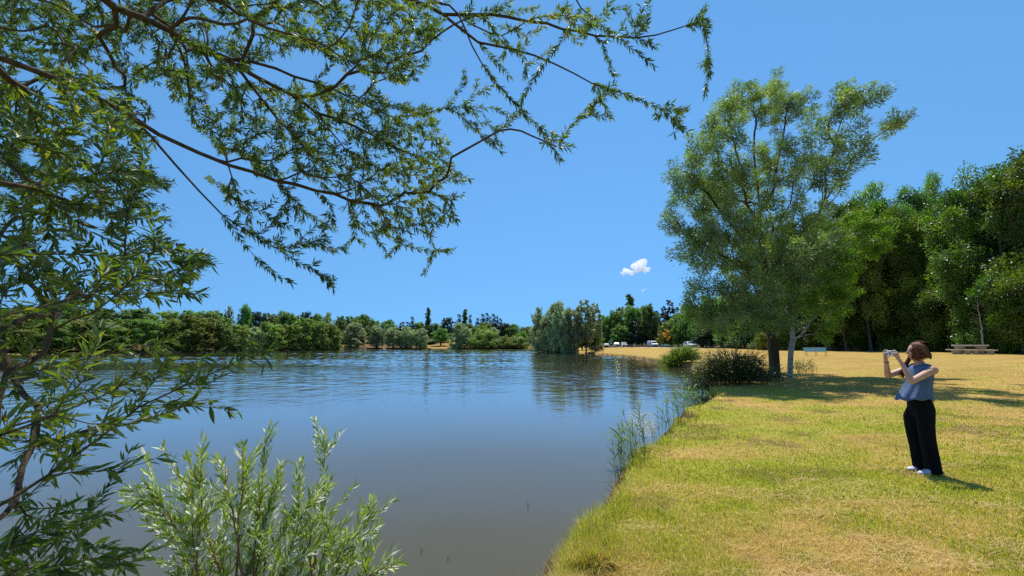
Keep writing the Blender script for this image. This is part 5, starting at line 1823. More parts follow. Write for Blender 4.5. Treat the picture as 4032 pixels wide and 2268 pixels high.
    for s in (-1, 1):
        ms_ = MB()
        c = 0.084 * s
        secs = []
        x = np.linspace(-0.09, 0.165, 9)
        wv = np.array([0.022, 0.034, 0.037, 0.038, 0.042, 0.046, 0.045, 0.036, 0.012])
        hv = np.array([0.045, 0.075, 0.085, 0.085, 0.075, 0.06, 0.048, 0.038, 0.022])
        seg = 14
        ang = np.arange(seg) / seg * 2 * math.pi
        V = np.concatenate([np.stack([np.full(seg, xx), c + w * np.cos(ang), np.clip(h * 0.5 + h * 0.62 * np.sin(ang), 0.004, h)], -1) for xx, w, h in zip(x, wv, hv)])
        i = np.arange(8)[:, None]; j = np.arange(seg)[None]
        a = i * seg + j; b = i * seg + (j + 1) % seg
        Q = np.stack([a, b, b + seg, a + seg], -1).reshape(-1, 4)
        Vc = np.vstack([V, V[:seg].mean(0), V[-seg:].mean(0)])
        T = []
        for k in range(seg):
            T += [(len(V), (k + 1) % seg, k), (len(V) + 1, 8 * seg + k, 8 * seg + (k + 1) % seg)]
        ms_.add(Vc, T, Q)
        obj('shoe', ms_.mesh('shoe', True), sm, e)

    # hair: swept strands from a side parting to shoulder length, wind from the lake
    r = np.random.default_rng(55)
    mh = MB()
    for i in range(620):
        ph = (r.random() * 2 - 1) * math.pi
        front = abs(ph) < 1.05
        side = 1.0 if ph > 0 else -1.0
        ph_end = ph if not front else side * (1.15 + 0.5 * r.random())
        th0 = 0.05 + 0.25 * r.random()
        th1 = 1.55 + 0.2 * r.random()
        n1 = 7
        pts = []
        lift = 1.015 + 0.045 * r.random()
        for k in range(n1):
            t = k / (n1 - 1)
            th = th0 + (th1 - th0) * t
            p_ = ph + (ph_end - ph) * min(1, t * 1.15)
            q = np.array([0.100 * math.sin(th) * math.cos(p_) - 0.008, 0.083 * math.sin(th) * math.sin(p_), 0.106 * math.cos(th) + 0.012]) * lift
            pts.append(hp(*q))
        L = 0.055 + 0.05 * r.random()
        out = np.array([math.cos(ph_end) * 0.1 - 0.15, math.sin(ph_end) * 0.18, 0])
        wav = r.normal() * 0.012
        for k in range(1, 5):
            t = k / 4
            pts.append(pts[n1 - 1] + HR @ (out * t * 0.05 + np.array([wav * math.sin(3 * t) - 0.006 * t * t, wav * t, -L * t + 0.006 * t ** 3])))
        v = np.clip(0.62 - 0.4 * th0 / 0.3 + r.normal() * 0.32, 0, 1)  # strands rooted nearest the crown are lighter: top highlight painted in
        tube(mh, pts, np.linspace(0.0055, 0.0018, len(pts)), 5, v=v)
    for i in range(46):      # strands blown across the near cheek
        z = 0.065 - 0.09 * r.random()
        a0 = 1.15 + 0.6 * r.random()
        pts = []
        for k in range(8):
            t = k / 7
            a_ = a0 - 0.62 * math.sin(t * 2.6) * (0.55 + 0.45 * r.random())
            q = np.array([0.103 * math.cos(a_) - 0.002, 0.086 * math.sin(a_), z - 0.105 * t]) * np.array([1.02, 1.03, 1])
            pts.append(hp(*q))
        tube(mh, pts, np.linspace(0.006, 0.002, 8), 5, v=np.clip(0.3 + r.normal() * 0.2, 0, 1))
    for i in range(34):      # the lock falling in front of the far shoulder
        a = hp(0.02 + r.normal() * 0.012, -0.075, -0.05 + 0.02 * r.random())
        b = np.array([0.025 + r.normal() * 0.016, -0.10 + r.normal() * 0.014, 1.345 + 0.02 * r.random()])
        c = np.array([0.060 + r.normal() * 0.014, -0.105 + r.normal() * 0.016, 1.17 + 0.06 * r.random()])
        t = np.linspace(0, 1, 8)[:, None]
        tube(mh, a * (1 - t) ** 2 + 2 * b * t * (1 - t) + c * t ** 2, np.linspace(0.0065, 0.002, 8), 5, v=np.clip(0.15 + r.normal() * 0.15, 0, 1))
    for i in range(9):       # flyaways
        th = 0.2 + 0.5 * r.random(); ph = r.random() * 6.28
        a = hp(0.1 * math.sin(th) * math.cos(ph), 0.083 * math.sin(th) * math.sin(ph), 0.106 * math.cos(th) + 0.012)
        tube(mh, [a, a + [-0.03, 0.01 * r.normal(), 0.03], a + [-0.08 - 0.05 * r.random(), 0.02 * r.normal(), 0.025]], [0.002, 0.0016, 0.001], 4, v=0.8)
    m, nt, out = newmat('brown_hair')
    at_ = N(nt, 'ShaderNodeAttribute', attribute_name='v')
    rp = ramp(nt, [(0.0, (0.05, 0.014, 0.006)), (0.5, (0.14, 0.045, 0.016)), (1.0, (0.36, 0.16, 0.06))])
    nt.links.new(at_.outputs['Fac'], rp.inputs[0])
    principled(nt, out, rp.outputs[0], 0.5, 0.22)
    obj('hair', mh.mesh('hair', True), m, e)
    # wristband
    mw = MB()
    wr = np.array(arms[-1][2]); el = np.array(arms[-1][1])
    ax = nrmz((wr - el)[None])[0]
    u_ = np.cross(ax, [1, 0, 0.2]); u_ /= np.linalg.norm(u_); w_ = np.cross(ax, u_)
    cc = wr - ax * 0.012
    t = np.linspace(0, 2 * math.pi, 19)
    tube(mw, cc + 0.0255 * (np.cos(t)[:, None] * u_ + np.sin(t)[:, None] * w_), 0.0045, 6, cap=False)
    obj('wristband', mw.mesh('wristband', True), plain('band_black', (0.015, 0.01, 0.01)), e)
    # the phone, a thing of its own held in both hands
    Mw = Matrix.Translation(Vector(S)) @ Matrix.Rotation(math.atan2(0.16, -0.98), 4, 'Z')
    pc = Mw @ Vector((0.2475, 0.02, 1.513))
    ph = empty('phone', pc, 'white phone held up in both hands by the woman', 'phone', rz=math.atan2(0.16, -0.98))
    mb = MB(); box(mb, (0, 0, 0), (0.0095, 0.150, 0.074), bev=0.003)
    obj('case', mb.mesh('case'), plain('phone_white', (0.78, 0.78, 0.80), (0.72, 0.72, 0.74), 5, 0.3, 0.5), ph)
    dk = plain('lens_black', (0.01, 0.01, 0.012), None, 5, 0.15, 0.6)
    mb = MB(); box(mb, (0.0065, 0.048, 0.017), (0.003, 0.034, 0.030), bev=0.001)
    blk = obj('camera_block', mb.mesh('camera_block'), plain('phone_grey', (0.55, 0.55, 0.58), None, 5, 0.3, 0.5), ph)
    for (l, u) in ((0.040, 0.024), (0.056, 0.024), (0.048, 0.010)):
        ml = MB(); t = np.array([[0.0075, l, u], [0.0105, l, u]]); tube(ml, t, 0.0062, 12)
        obj('lens', ml.mesh('lens'), dk, blk)
    mb = MB(); box(mb, (0.0056, -0.004, -0.006), (0.0016, 0.030, 0.044))
    obj('sticker', mb.mesh('sticker'), plain('sticker_blue', (0.28, 0.38, 0.46), (0.05, 0.07, 0.09), 140, 0.6), ph)
    mb = MB(); box(mb, (-0.0052, 0, 0), (0.0012, 0.142, 0.066))
    obj('screen', mb.mesh('screen'), plain('screen_dark', (0.02, 0.025, 0.03), None, 5, 0.1, 0.6), ph)


woman()

# ------------------------------------------------------------------ benches, table, log, fence
teal = plain('teal_paint', (0.20, 0.38, 0.39), (0.14, 0.29, 0.30), 15, 0.5, 0.4)
iron = plain('brown_iron', (0.16, 0.10, 0.06), (0.09, 0.06, 0.04), 20, 0.6, 0.4)


def make_bench(loc, rz, label):
    e = empty('park_bench', loc, label, 'bench', 'teal slatted benches', rz)
    # local: x along, -y front
    for i in range(5):
        mb = MB(); box(mb, (0, -0.36 + i * 0.095, 0.44 - 0.006 * i), (2.0, 0.082, 0.03), bev=0.006)
        obj('seat_slat', mb.mesh('seat_slat'), teal, e)
    for i in range(5):
        y = 0.075 + 0.045 * i; z = 0.50 + 0.082 * i
        mb = MB(); box(mb, (0, y, z), (2.0, 0.03, 0.074), Matrix.Rotation(-0.5, 3, 'X'), 0.006)
        obj('back_slat', mb.mesh('back_slat'), teal, e)
    for x in (-0.85, 0.0, 0.85):
        mb = MB()
        tube(mb, [(x, -0.44, 0), (x, -0.36, 0.2), (x, -0.40, 0.41)], [0.022, 0.018, 0.018], 6)
        tube(mb, [(x, -0.40, 0.415), (x, 0.03, 0.405)], [0.018, 0.018], 6)
        tube(mb, [(x, 0.20, 0), (x, 0.06, 0.22), (x, 0.03, 0.42), (x, 0.17, 0.66), (x, 0.285, 0.86)], [0.022, 0.018, 0.018, 0.016, 0.014], 6)
        obj('leg_frame', mb.mesh('leg_frame', True), iron, e)
    return e


b0 = hit(np.array([3212.0]), np.array([1401.0]))[0]
make_bench(tuple(b0), R(-22), 'teal slatted bench alone on the dry lawn right of the birch')
b1 = at(2618, 103)
make_bench(tuple(b1), R(-16), 'teal bench near the orange sapling by the parked cars')


def fallen_log():
    c = hit(np.array([3284.0]), np.array([1380.0]))[0]
    e = empty('fallen_log', tuple(c), 'thick weathered grey-brown log lying at the lawn edge behind the bench', 'log', rz=R(-12))
    sc = c[1] / FPX
    L = 64 * sc; rr = 9.2 * sc
    mb = MB()
    n, seg = 22, 26
    x = np.linspace(-L / 2, L / 2, n)
    ang = np.arange(seg) / seg * 2 * math.pi
    V = []
    for i, xx in enumerate(x):
        t = i / (n - 1)
        rad = rr * (0.86 + 0.2 * fbm(np.cos(ang) * 2 + t * 6, np.sin(ang) * 2 + 7, 3, 3)) * (1 - 0.15 * (abs(2 * t - 1) ** 4))
        rad = rad - rr * 0.28 * np.exp(-((t - 0.82) / 0.07) ** 2) * np.exp(-((ang - 4.4) / 0.5) ** 2) - rr * 0.2 * np.exp(-((t - 0.5) / 0.05) ** 2) * np.exp(-((ang - 4.2) / 0.4) ** 2)
        V.append(np.stack([np.full(seg, xx), rad * np.cos(ang), rr * 0.92 + rad * np.sin(ang)], -1))
    V = np.concatenate(V)
    i = np.arange(n - 1)[:, None]; j = np.arange(seg)[None]
    a = i * seg + j; b = i * seg + (j + 1) % seg
    Q = np.stack([a, b, b + seg, a + seg], -1).reshape(-1, 4)
    mb.add(V, None, Q)
    obj('bark', mb.mesh('bark', True), bark_mat('log_bark', (0.07, 0.045, 0.035), (0.36, 0.26, 0.20), 5, (0.3, 1.5, 1.5)), e)
    for s, k in ((-1, 0), (1, n - 1)):
        ring = V[k * seg:(k + 1) * seg]
        me = MB()
        Vc = np.vstack([ring, ring.mean(0) - [s * 0.04, 0, 0]])
        T = [(seg, q, (q + 1) % seg) if s > 0 else (seg, (q + 1) % seg, q) for q in range(seg)]
        me.add(Vc, T)
        obj('cut_end', me.mesh('cut_end'), plain('cut_wood', (0.34, 0.24, 0.15), (0.2, 0.13, 0.08), 10), e)


fallen_log()


def stone_table():
    c = hit(np.array([3824.0]), np.array([1394.5]))[0]
    sc = c[1] / FPX
    st = plain('picnic_concrete', (0.46, 0.36, 0.26), (0.33, 0.25, 0.17), 6, 0.85, 0.2, bstr=0.4)
    stt = plain('picnic_concrete_top', (0.55, 0.48, 0.39), (0.45, 0.38, 0.29), 6, 0.8, 0.2)
    e = empty('picnic_table', tuple(c), 'long stone picnic table on two flared pedestals by the wood', 'table', rz=R(-46))
    sx_ = 1.0 / 1.5
    L = 148 * sc * sx_; H = 36 * sc
    mb = MB(); lathe(mb, [(0.94, H - 0.13), (1.0, H - 0.11), (1.0, H - 0.03), (0.97, H)], 40, sx=L / 2, sy=0.55)
    obj('top', mb.mesh('top'), stt, e)
    for x in (-41 * sc * sx_, 40 * sc * sx_):
        mb = MB(); lathe(mb, [(0.24, -0.1), (0.24, 0.05), (0.20, 0.25), (0.22, 0.42), (0.34, 0.58), (0.45, H - 0.14)], 20, (x, 0, 0), sy=0.8)
        obj('pedestal', mb.mesh('pedestal', True), st, e)
    for k, (dy, lab) in enumerate(((-1.05, 'low stone bench on pot-shaped feet in front of the stone table'), (1.05, 'low stone bench behind the stone picnic table'))):
        x0, y0 = c[0] + 0.72 * dy, c[1] + 0.69 * dy
        b = empty('stone_bench', (x0, y0, H1(x0, y0)), lab, 'bench', 'stone benches', R(-46))
        LB_ = 196 * sc * sx_
        mb = MB(); box(mb, (0, 0, 0.43), (LB_, 0.36, 0.07), bev=0.015)
        obj('seat', mb.mesh('seat'), stt, b)
        for x in (-64, -13, 16, 72):
            mb = MB(); lathe(mb, [(0.15, -0.1), (0.15, 0.06), (0.18, 0.2), (0.25, 0.37), (0.26, 0.394)], 16, (x * sc * sx_, 0, 0), sy=0.7)
            obj('foot', mb.mesh('foot', True), st, b)


stone_table()

postm = bark_mat('post_wood', (0.10, 0.085, 0.07), (0.30, 0.25, 0.20), 12)
_d2 = WEDGE
plist = [2860, 2905, 2951, 2977, 3030, 3075, 3120, 3152, 3186, 3228, 3330, 3372, 3417, 3467, 3513, 3560, 3610, 3677, 3733, 3962, 4020]
for i, a in enumerate(plist):
    Y = np.interp(a, WEDGE[:, 0], WEDGE[:, 1]) - 1.2
    b = at(a, Y)
    hh = random.uniform(0.95, 1.2)
    mb = MB()
    tube(mb, [(0, 0, -0.25), (0.01, 0, hh * 0.5), (random.uniform(-.05, .05), 0, hh - 0.05), (random.uniform(-.05, .05), 0, hh)], [0.065, 0.06, 0.055, 0.03], 8)
    o = obj('fence_post', mb.mesh('fence_post', True), postm, loc=tuple(b))
    tag(o, f"weathered wooden fence post at the edge of the wood, {ordw(i)} from left", 'fence post', 'fence posts along the wood')


# ------------------------------------------------------------------ parking: path, posts, vehicles
def strip(name, pts, width, mat, dz=0.03):
    pts = np.array([at(a, y)[:2] for a, y in pts])
    t = np.linspace(0, len(pts) - 1, 60)
    x = np.interp(t, range(len(pts)), pts[:, 0]); y = np.interp(t, range(len(pts)), pts[:, 1])
    c = np.stack([x, y], -1)
    tg = nrmz(np.gradient(c, axis=0)); nn = np.stack([-tg[:, 1], tg[:, 0]], -1)
    V = []
    for k in np.linspace(-0.5, 0.5, 4):
        q = c + nn * width * k
        V.append(np.stack([q[:, 0], q[:, 1], height(q[:, 0], q[:, 1]) + dz], -1))
    V = np.stack(V, 1)
    n, m = V.shape[:2]
    i = np.arange(n - 1)[:, None]; j = np.arange(m - 1)[None]
    a = i * m + j
    Q = np.stack([a, a + m, a + m + 1, a + 1], -1).reshape(-1, 4)
    mb = MB(); mb.add(V.reshape(-1, 3), None, Q)
    return obj(name, mb.mesh(name, True), mat, kind='structure')


strip('gravel_path', [(2330, 138), (2400, 133), (2450, 127), (2500, 119), (2560, 108), (2640, 99), (2740, 91)], 3.2, plain('pale_gravel', (0.62, 0.56, 0.47), (0.48, 0.42, 0.34), 3, 0.95, 0.1))
strip('parking_road', [(2330, 142), (2450, 134), (2550, 126), (2640, 112), (2760, 97), (2900, 86)], 8.0, plain('parking_asphalt', (0.09, 0.085, 0.08), (0.06, 0.055, 0.05), 3, 0.9, 0.2), 0.02)
white_wood = plain('pale_post', (0.55, 0.50, 0.42), (0.42, 0.37, 0.30), 10)


def put_posts(pl, hgt, rad, mat, name, label, cat, group):
    mb = MB()
    tube(mb, [(0, 0, -0.1), (0, 0, hgt * 0.5), (0, 0, hgt - 0.04), (0, 0, hgt)], [rad, rad, rad, rad * 0.6], 8)
    me = mb.mesh(name, True)
    for i, (a, Y) in enumerate(pl):
        o = obj(name, me, mat, loc=tuple(at(a, Y)))
        tag(o, label % ordw(i), cat, group)


put_posts([(2398 + 6.0 * i, 134 - 0.85 * i) for i in range(12)], 0.5, 0.10, white_wood, 'bollard', 'low pale bollard at the far end of the parking path, %s from left', 'bollard', 'pale bollards')
put_posts([(2472 + 6.3 * i, 125 - 1.05 * i) for i in range(14)], 0.85, 0.085, postm, 'parking_post', 'slim wooden post in front of the parked cars, %s from left', 'post', 'posts along the parking')
put_posts([(2592 + 15.0 * i, 108 - 1.4 * i) for i in range(11)], 0.95, 0.09, postm, 'parking_post', 'wooden post right of the white van, %s from left', 'post', 'posts right of the van')

glassm = plain('car_glass', (0.02, 0.03, 0.045), None, 4, 0.12, 0.5)
tyrem = plain('tyre', (0.012, 0.012, 0.012), None, 20, 0.85, 0.2)
rimm = plain('rim', (0.45, 0.45, 0.46), None, 10, 0.35, 0.5, 0.6)
lampm = plain('lamp_lens', (0.75, 0.75, 0.72), None, 5, 0.1, 0.6)
redm = plain('rear_lamp', (0.35, 0.02, 0.02), None, 5, 0.2, 0.6)
VAN = dict(L=4.9, W=1.92, prof=[(-2.42, 0.32), (2.38, 0.32), (2.47, 0.55), (2.44, 0.86), (2.25, 1.02), (1.72, 1.14), (1.10, 1.76), (0.85, 1.88), (-2.28, 1.93), (-2.43, 1.75)], belt=1.05, roof=1.9,
           ws=[(1.70, 1.17), (1.14, 1.72)], side=[[(0.35, 1.1), (1.48, 1.1), (1.0, 1.66), (0.35, 1.66)]], wheels=(1.55, -1.5), wr=0.33, rear=[(-2.43, 1.1), (-2.37, 1.7)])
HATCH = dict(L=4.2, W=1.78, prof=[(-2.0, 0.30), (2.0, 0.30), (2.1, 0.5), (2.05, 0.74), (1.75, 0.90), (1.0, 1.0), (0.35, 1.40), (0.0, 1.50), (-1.2, 1.48), (-1.85, 1.05), (-2.08, 0.9), (-2.1, 0.45)], belt=0.92, roof=1.5,
             ws=[(0.97, 1.03), (0.37, 1.39)], side=[[(-0.35, 0.98), (0.78, 0.98), (0.22, 1.36), (-0.35, 1.40)], [(-1.5, 0.98), (-0.42, 0.98), (-0.42, 1.40), (-1.1, 1.38)]], wheels=(1.3, -1.3), wr=0.31, rear=[(-1.82, 1.08), (-1.24, 1.44)])
SUV = dict(L=4.5, W=1.85, prof=[(-2.15, 0.36), (2.1, 0.36), (2.22, 0.6), (2.18, 0.9), (1.9, 1.05), (1.15, 1.12), (0.5, 1.6), (0.2, 1.7), (-1.7, 1.68), (-2.1, 1.1), (-2.22, 0.95), (-2.22, 0.5)], belt=1.05, roof=1.7,
           ws=[(1.12, 1.15), (0.52, 1.58)], side=[[(-0.35, 1.1), (0.9, 1.1), (0.38, 1.54), (-0.35, 1.58)], [(-1.75, 1.1), (-0.42, 1.1), (-0.42, 1.58), (-1.55, 1.56)]], wheels=(1.4, -1.4), wr=0.36, rear=[(-2.08, 1.13), (-1.74, 1.62)])


def vehicle(spec, name, label, px, Y, rz, color, cat):
    loc = at(px, Y)
    e = empty(name, tuple(loc), label, cat, rz=rz)
    hw = spec['W'] / 2
    W_ = lambda z: hw * (1.0 if z < spec['belt'] else 1.0 - 0.20 * (z - spec['belt']) / (spec['roof'] - spec['belt']))
    paint = plain('paint_' + name, color, tuple(c * 0.95 for c in color), 3, 0.55, 0.15)
    bm = bmesh.new()
    lv = [bm.verts.new((x, -W_(z), z)) for x, z in spec['prof']]
    rv = [bm.verts.new((x, W_(z), z)) for x, z in spec['prof']]
    n = len(lv)
    bm.faces.new(lv[::-1]) if False else bm.faces.new(lv)
    bm.faces.new(rv[::-1])
    for i in range(n):
        j = (i + 1) % n
        bm.faces.new((lv[j], lv[i], rv[i], rv[j]))
    bmesh.ops.recalc_face_normals(bm, faces=list(bm.faces))
    bmesh.ops.bevel(bm, geom=[ed for ed in bm.edges if ed.calc_face_angle(0) > 0.5], offset=0.05, segments=2, affect='EDGES', profile=0.6)
    me = bpy.data.meshes.new('body'); bm.to_mesh(me); bm.free()
    obj('body', me, paint, e)

    def pane(pts, nm='window', m=glassm):
        mb = MB(); V = np.array(pts, float)
        nrm = np.cross(V[1] - V[0], V[2] - V[0]); nrm /= np.linalg.norm(nrm)
        c = V.mean(0); cen = np.array([0, 0, 1.0])
        if nrm @ (c - cen) < 0:
            nrm = -nrm
        Vo = V + nrm * 0.015; Vi = V - nrm * 0.02
        k = len(V)
        Q = [[i, (i + 1) % k, k + (i + 1) % k, k + i] for i in range(k)]
        mb.add(np.vstack([Vo, Vi]), None, Q + [[0, 1, 2, 3], [k + 3, k + 2, k + 1, k]])
        obj(nm, mb.mesh(nm), m, e)
    (x0, z0), (x1, z1) = spec['ws']
    pane([(x0, -W_(z0) * 0.9, z0), (x0, W_(z0) * 0.9, z0), (x1, W_(z1) * 0.88, z1), (x1, -W_(z1) * 0.88, z1)], 'windscreen')
    (x0, z0), (x1, z1) = spec['rear']
    pane([(x0, -W_(z0) * 0.85, z0), (x0, W_(z0) * 0.85, z0), (x1, W_(z1) * 0.82, z1), (x1, -W_(z1) * 0.82, z1)], 'rear_window')
    for sd in spec['side']:
        for s in (-1, 1):
            pane([(x, s * W_(z), z) for x, z in sd], 'side_window')
    xf = spec['prof'][2][0]
    for s in (-1, 1):
        mb = MB(); box(mb, (xf - 0.04, s * hw * 0.74, spec['prof'][3][1] - 0.08), (0.14, 0.38, 0.17), bev=0.03); obj('headlight', mb.mesh('headlight'), lampm, e)
        xb = min(p_[0] for p_ in spec['prof'])
        mb = MB(); box(mb, (xb + 0.03, s * hw * 0.86, 0.85), (0.1, 0.14, 0.28), bev=0.02); obj('rear_light', mb.mesh('rear_light'), redm, e)
        for x in spec['wheels']:
            w = MB(); y = s * (hw - 0.10)
            tube(w, [(x, y - 0.10, spec['wr']), (x, y - 0.08, spec['wr']), (x, y + 0.08, spec['wr']), (x, y + 0.11, spec['wr'])], [spec['wr'] - 0.02, spec['wr'], spec['wr'], spec['wr'] - 0.02], 20)
            t = obj('wheel', w.mesh('wheel'), tyrem, e)
            w = MB(); tube(w, [(x, y - s * 0.02, spec['wr']), (x, y + s * 0.125, spec['wr'])], [spec['wr'] * 0.62, spec['wr'] * 0.58], 16)
            obj('rim', w.mesh('rim'), rimm, t)
    mb = MB(); box(mb, (xf - 0.02, 0, 0.62), (0.08, spec['W'] * 0.5, 0.14), bev=0.02); obj('grille', mb.mesh('grille'), tyrem, e)
    mb = MB(); box(mb, (xf + 0.0, 0, 0.44), (0.10, spec['W'] * 0.86, 0.12), bev=0.03); obj('bumper', mb.mesh('bumper'), tyrem, e)
    return e


vehicle(VAN, 'parked_van', 'white panel van parked behind the wooden posts', 2569, 127, R(-88), (0.80, 0.80, 0.80), 'van')
vehicle(HATCH, 'parked_car', 'silver hatchback parked right of the white van', 2716, 97, R(-92), (0.62, 0.64, 0.66), 'car')
vehicle(SUV, 'parked_car', 'blue-grey tall car parked left of the white van', 2456, 132, R(-100), (0.24, 0.28, 0.33), 'car')
vehicle(SUV, 'parked_car', 'dark tall parked car, second from the left of the row', 2428, 136, R(-102), (0.03, 0.026, 0.026), 'car')
vehicle(HATCH, 'parked_car', 'small grey car in deep shade, leftmost of the parked cars', 2388, 141, R(-100), (0.07, 0.08, 0.09), 'car')


def wooden_table(px, Y, rz):
    loc = at(px, Y)
    e = empty('wooden_table', tuple(loc), 'small dark wooden picnic table left of the white van', 'table', rz=rz)
    wd = plain('dark_plank', (0.14, 0.10, 0.07), (0.08, 0.055, 0.04), 6, 0.85, 0.2, stretch=(1, 8, 8))
    for i in range(5):
        mb = MB(); box(mb, (0, -0.3 + 0.15 * i, 0.74), (1.6, 0.135, 0.045), bev=0.006); obj('top_plank', mb.mesh('top_plank'), wd, e)
    for s in (-1, 1):
        mb = MB(); box(mb, (0, s * 0.68, 0.44), (1.6, 0.24, 0.045), bev=0.006); obj('seat', mb.mesh('seat'), wd, e)
        for x in (-0.6, 0.6):
            mb = MB(); tube(mb, [(x, s * 0.62, 0), (x, s * 0.22, 0.72)], 0.045, 4); obj('leg', mb.mesh('leg'), wd, e)
    for x in (-0.6, 0.6):
        mb = MB(); box(mb, (x + 0.06, 0, 0.40), (0.04, 1.5, 0.08)); obj('crossbar', mb.mesh('crossbar'), wd, e)


wooden_table(2549, 106, R(12))


def umbrella_seat():
    loc = at(2308, 97)
    e = empty('sun_umbrella', tuple(loc), 'pale blue umbrella behind the tall willow trunk on the point', 'umbrella')
    mb = MB()
    seg, R0, z0, h = 16, 0.75, 1.45, 0.42
    V = [[0, 0, z0 + h]]
    for k, (t, dz) in enumerate(((0.35, 0.36), (0.7, 0.2), (1.0, 0.0))):
        for j in range(seg):
            a = j / seg * 2 * math.pi
            rr = R0 * t * (1 - 0.05 * (j % 2))
            V.append([rr * math.cos(a), rr * math.sin(a), z0 + dz])
    T = [[0, 1 + j, 1 + (j + 1) % seg] for j in range(seg)]
    Q = [[1 + k * seg + j, 1 + (k + 1) * seg + j, 1 + (k + 1) * seg + (j + 1) % seg, 1 + k * seg + (j + 1) % seg] for k in range(2) for j in range(seg)]
    mb.add(V, T, Q)
    obj('canopy', mb.mesh('canopy'), plain('umbrella_cloth', (0.45, 0.58, 0.66), (0.38, 0.5, 0.58), 4), e)
    mb = MB(); tube(mb, [(0, 0, -0.2), (0, 0, z0 + h + 0.06)], 0.018, 6); obj('pole', mb.mesh('pole'), rimm, e)

    def chair(px, Y, rz, label, col):
        loc = at(px, Y)
        c = empty('folding_chair', tuple(loc), label, 'chair', rz=rz)
        fab = plain('chair_fabric', col, None, 20, 0.9)
        mb = MB(); box(mb, (0, 0, 0.42), (0.55, 0.5, 0.05), bev=0.01); obj('seat', mb.mesh('seat'), fab, c)
        mb = MB(); box(mb, (0, 0.27, 0.72), (0.55, 0.05, 0.6), Matrix.Rotation(-0.25, 3, 'X'), 0.01); obj('backrest', mb.mesh('backrest'), fab, c)
        for x in (-0.27, 0.27):
            for (y0, y1) in ((-0.28, 0.2), (0.32, -0.22)):
                mb = MB(); tube(mb, [(x, y0, 0), (x, y1, 0.42)], 0.015, 6); obj('leg', mb.mesh('leg'), rimm, c)
            mb = MB(); box(mb, (x, 0.0, 0.62), (0.05, 0.5, 0.03)); obj('armrest', mb.mesh('armrest'), fab, c)
    chair(2306, 96.5, R(160), 'dark folding chair under the pale blue umbrella', (0.03, 0.03, 0.035))
    chair(2372, 78, R(120), 'dark folding chair at the water beside dry brown stems', (0.02, 0.018, 0.018))
    chair(2360, 77.5, R(80), 'low dark angler chair half hidden in dry brown stems', (0.025, 0.02, 0.018))


umbrella_seat()
M['dry_leaf'] = leaf_mat('dry_brown_leaf', [(0.0, (0.06, 0.035, 0.02)), (0.5, (0.12, 0.075, 0.04)), (1.0, (0.22, 0.15, 0.08))], trans=0.2, jitter=0.05)
f4 = at(2345, 78)
strap_bush('dry_stems', 'clump of dry brown stems beside the angler chairs', f4, 1.7, 1.0, 1.5, 260, M['dry_leaf'], 0, 1, 95, 0.04, 0.25, 'stems', 40)

# ------------------------------------------------------------------ small trees
PROTO['orange'] = far_tree(21, 4.6, [(0, 0, 1.9, 0.35, 0.35, 0.5), (0.3, 0, 2.5, 0.5, 0.5, 0.5), (-0.3, 0.1, 2.9, 0.55, 0.55, 0.5), (0.15, -0.2, 3.4, 0.5, 0.5, 0.5), (-0.1, 0, 4.0, 0.35, 0.35, 0.45)], 900, 0.17, M['orange_leaf'], 0.05, 1.6, limbs=4)
PROTO['yellow'] = far_tree(22, 4.5, rnd_lobes(22, 8, 1.2, 0.8, 3.8, 0.8), 2200, 0.16, M['yellow_leaf'], 0.07, 1.0, droop=0.9)
for nm, px, Y, top, wpx, lab in [('orange_sapling', 2627, 101, 1288, 27, 'orange-leaved sapling standing behind the far teal bench'), ('yellow_sapling', 2603, 104, 1305, 30, 'yellow-green sapling left of the orange sapling'), ('yellow_bush', 3002, 66, 1296, 75, 'bright yellow-green bush seen left of the willow trunk'), ('yellow_bush', 2912, 80, 1345, 44, 'low pale green bush at the lawn edge behind the dark thicket')]:
    key = 'orange' if nm.startswith('orange') else 'yellow'
    tr, cr, h = PROTO[key]
    b = at(px, Y)
    e = empty(nm, tuple(b), lab, 'tree' if 'sapling' in nm else 'bush')
    sxy = (wpx / FPX * Y) / (1.7 if key == 'orange' else 3.6)
    e.scale = (sxy, sxy, (float(P(px, top, Y)[2]) - b[2]) / h)
    obj('trunk', tr, None, e); obj('crown', cr, None, e)


def dead_tree():
    Y = 41.0
    b = at(3868, Y)
    e = empty('dead_tree', tuple(b), 'bare pale dead young tree behind the stone picnic table', 'tree')
    sk = Skel()
    T = lambda a, c, d=0.0: P(a, c, Y + d)
    sk.limb([b - [0, 0, 0.2], T(3868, 1330), T(3867, 1290), T(3864, 1255), T(3854, 1230), T(3851, 1205), T(3848, 1178)], step=0.3, wob=0.02)
    for a, c, x, y in [(3866, 1282, 3834, 1268), (3865, 1272, 3818, 1268), (3864, 1262, 3820, 1255), (3862, 1255, 3830, 1248), (3868, 1290, 3898, 1284), (3867, 1292, 3884, 1282), (3860, 1240, 3876, 1226), (3854, 1238, 3820, 1228), (3853, 1222, 3830, 1212), (3851, 1210, 3828, 1198), (3850, 1200, 3862, 1186), (3850, 1196, 3838, 1184), (3868, 1300, 3832, 1290)]:
        q = T(x, y, random.uniform(-0.4, 0.4)); p0 = sk.nearest(T(a, c))
        sk.limb([(sk.p[p0] * 0.5 + q * 0.5) - [0, 0, 0.06], q], p0, 0.25, 0.05)
    sk.finish()
    mt = MB(); sk.tubes(mt, np.minimum(sk.radii(0.075, 0.012, 0.5), 0.012 + 0.018 * sk.dtip), 6, 4, 0.02)
    obj('trunk', mt.mesh('trunk', True, b), bark_mat('dead_bark', (0.24, 0.20, 0.15), (0.42, 0.37, 0.29), 12), e)


